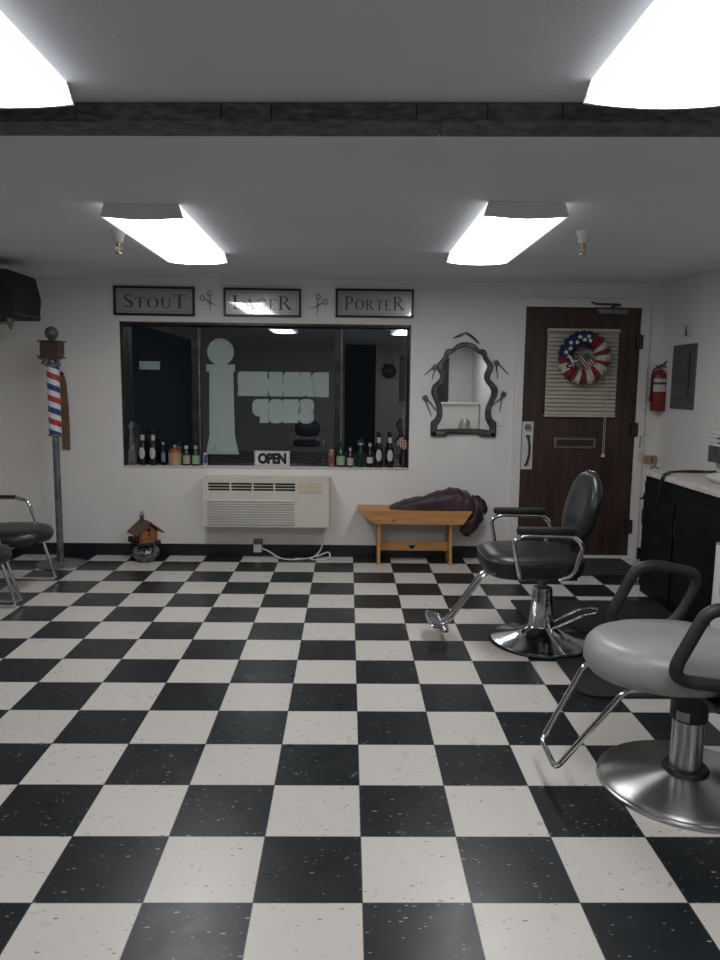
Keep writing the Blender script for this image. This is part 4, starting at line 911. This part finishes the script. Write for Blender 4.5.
MB().lathe([(0, 0), (.022, 0), (.026, .03), (.018, .09), (.012, .12), (.015, .13), (.012, .13), (0, .06)], n=18, cap=False).build('vase', IRON, fv, True)
m = MB()
for k in range(7): a = k*.9; m.tube([(0, 0, .1), (.010*math.cos(a)-.008, .006*math.sin(a), .24), (.02*math.cos(a)-.032, .008*math.sin(a), .30+.012*k)], .0028, n=5)
for k in range(9): a = k*.7; m.lathe([(0, -.022), (.007, 0), (0, .026)], c=(.016*math.cos(a)-.035, .006*math.sin(a), .30+.010*k), n=6, cap=False)
m.build('dried_stalks', TWINE, fv)
m = MB(); X = Matrix.Translation((-.028, -.03, .225)) @ Matrix.Rotation(math.radians(38), 4, 'Y'); m.X = X
for a in range(7):
    for c in range(5): m.bx(.0135*a-.02, .0135*(a+1)-.02, -.001, .001, -.0145*(c+1)+.03, -.0145*c+.03, (a+c) % 2)
m.build('flag', [FABR, FABW], fv)
MB().tube([(-.055, -.03, .26), (0, -.02, .14), (.008, 0, .06)], .0025, n=6).build('flag_stick', STROP, fv)
os_ = thing('open_sign', 'white OPEN sign with black letters standing on the window sill', 'sign', (-.679, SY-.002, SZ+.0005), 0)
MB().bx(-.146, .146, -.003, .003, 0, .128, bev=.001).build('board', SIGNW, os_)
text('lettering', 'OPEN', .228, .084, (0, -.0035, .064), INK2, os_, .001, .02, spacing=.92, fat=.0045)
m = MB()
for k in range(28): x = -.137+.274*k/27; m.bx(x-.0028, x+.0028, -.0036, -.003, .118, .122); m.bx(x-.0028, x+.0028, -.0036, -.003, .006, .010)
for k in range(11): z = .014+.010*k; m.bx(-.141, -.137, -.0036, -.003, z-.0025, z+.0025); m.bx(.137, .141, -.0036, -.003, z-.0025, z+.0025)
m.build('dotted_border', INK2, os_)

# ================================================================ the rear of the room (seen only in the window, the signs and the mirror)
d2 = sempty('door_2')
MB().bx(-.13, .52, YR-.01, YR+.02, 0, 2.28, bev=.003).build('door_panel', CAB, d2)
d3 = sempty('door_3')
MB().bx(1.55, 2.02, YR-.01, YR+.03, .0, 2.0, bev=.003).build('door_panel', DOORW, d3)
hp = thing('hanging_plaque', 'round dark plaque hanging from a cord, seen reflected in the window', 'plaque', (.80, YR, 1.72))
MB().tube([(0, .004, 0), (0, .03, 0)], .155, n=32).build('disc', IRON, hp, True)
MB().tube([(-.11, .02, .10), (0, .012, .48), (.11, .02, .10)], .008, n=6).build('cord', IRON, hp)
MB().bx(-.07, .07, .03, .034, -.02, .03, bev=.002).build('medallion', DULL, hp)
tag(MB().bx(1.02, 1.15, YR+.001, YR+.02, 1.08, 2.05, bev=.003).build('narrow_board', DULL), 'narrow grey board on the rear wall, seen reflected in the window', 'board')
pw_ = thing('reception_counter', 'white half-height counter at the rear, seen reflected in the mirror', 'counter', (2.1, -4.2, 0))
MB().bx(-1.1, .38, -.08, .08, 0, 1.08).build('front', WALL, pw_); MB().bx(-1.13, .385, -.12, .12, 1.08, 1.11, bev=.004).build('top', TRIMW, pw_)
cr_ = thing('added_curtain', 'long dark curtain added on the unseen left wall, to darken the left window pane reflection', 'curtain', (XL+.06, -.5, 0))  # added out of view so the left pane reflects something dark
R = [[(.025*math.sin(i*.9), -2.2+3.9*i/120, z) for i in range(121)]+[(.025*math.sin(i*.9)-.006, -2.2+3.9*i/120, z) for i in range(120, -1, -1)] for z in (.02, 2.14)]
MB().rings(R).build('cloth', CURT, cr_, True); MB().tube([(0, -2.25, 2.16), (0, 1.75, 2.16)], .015).build('rod', IRON, cr_)
# ground outside the window
struct(MB().bx(-6, 6, YB+.31, 14, -.15, -.05).build('trim_2', MATM))
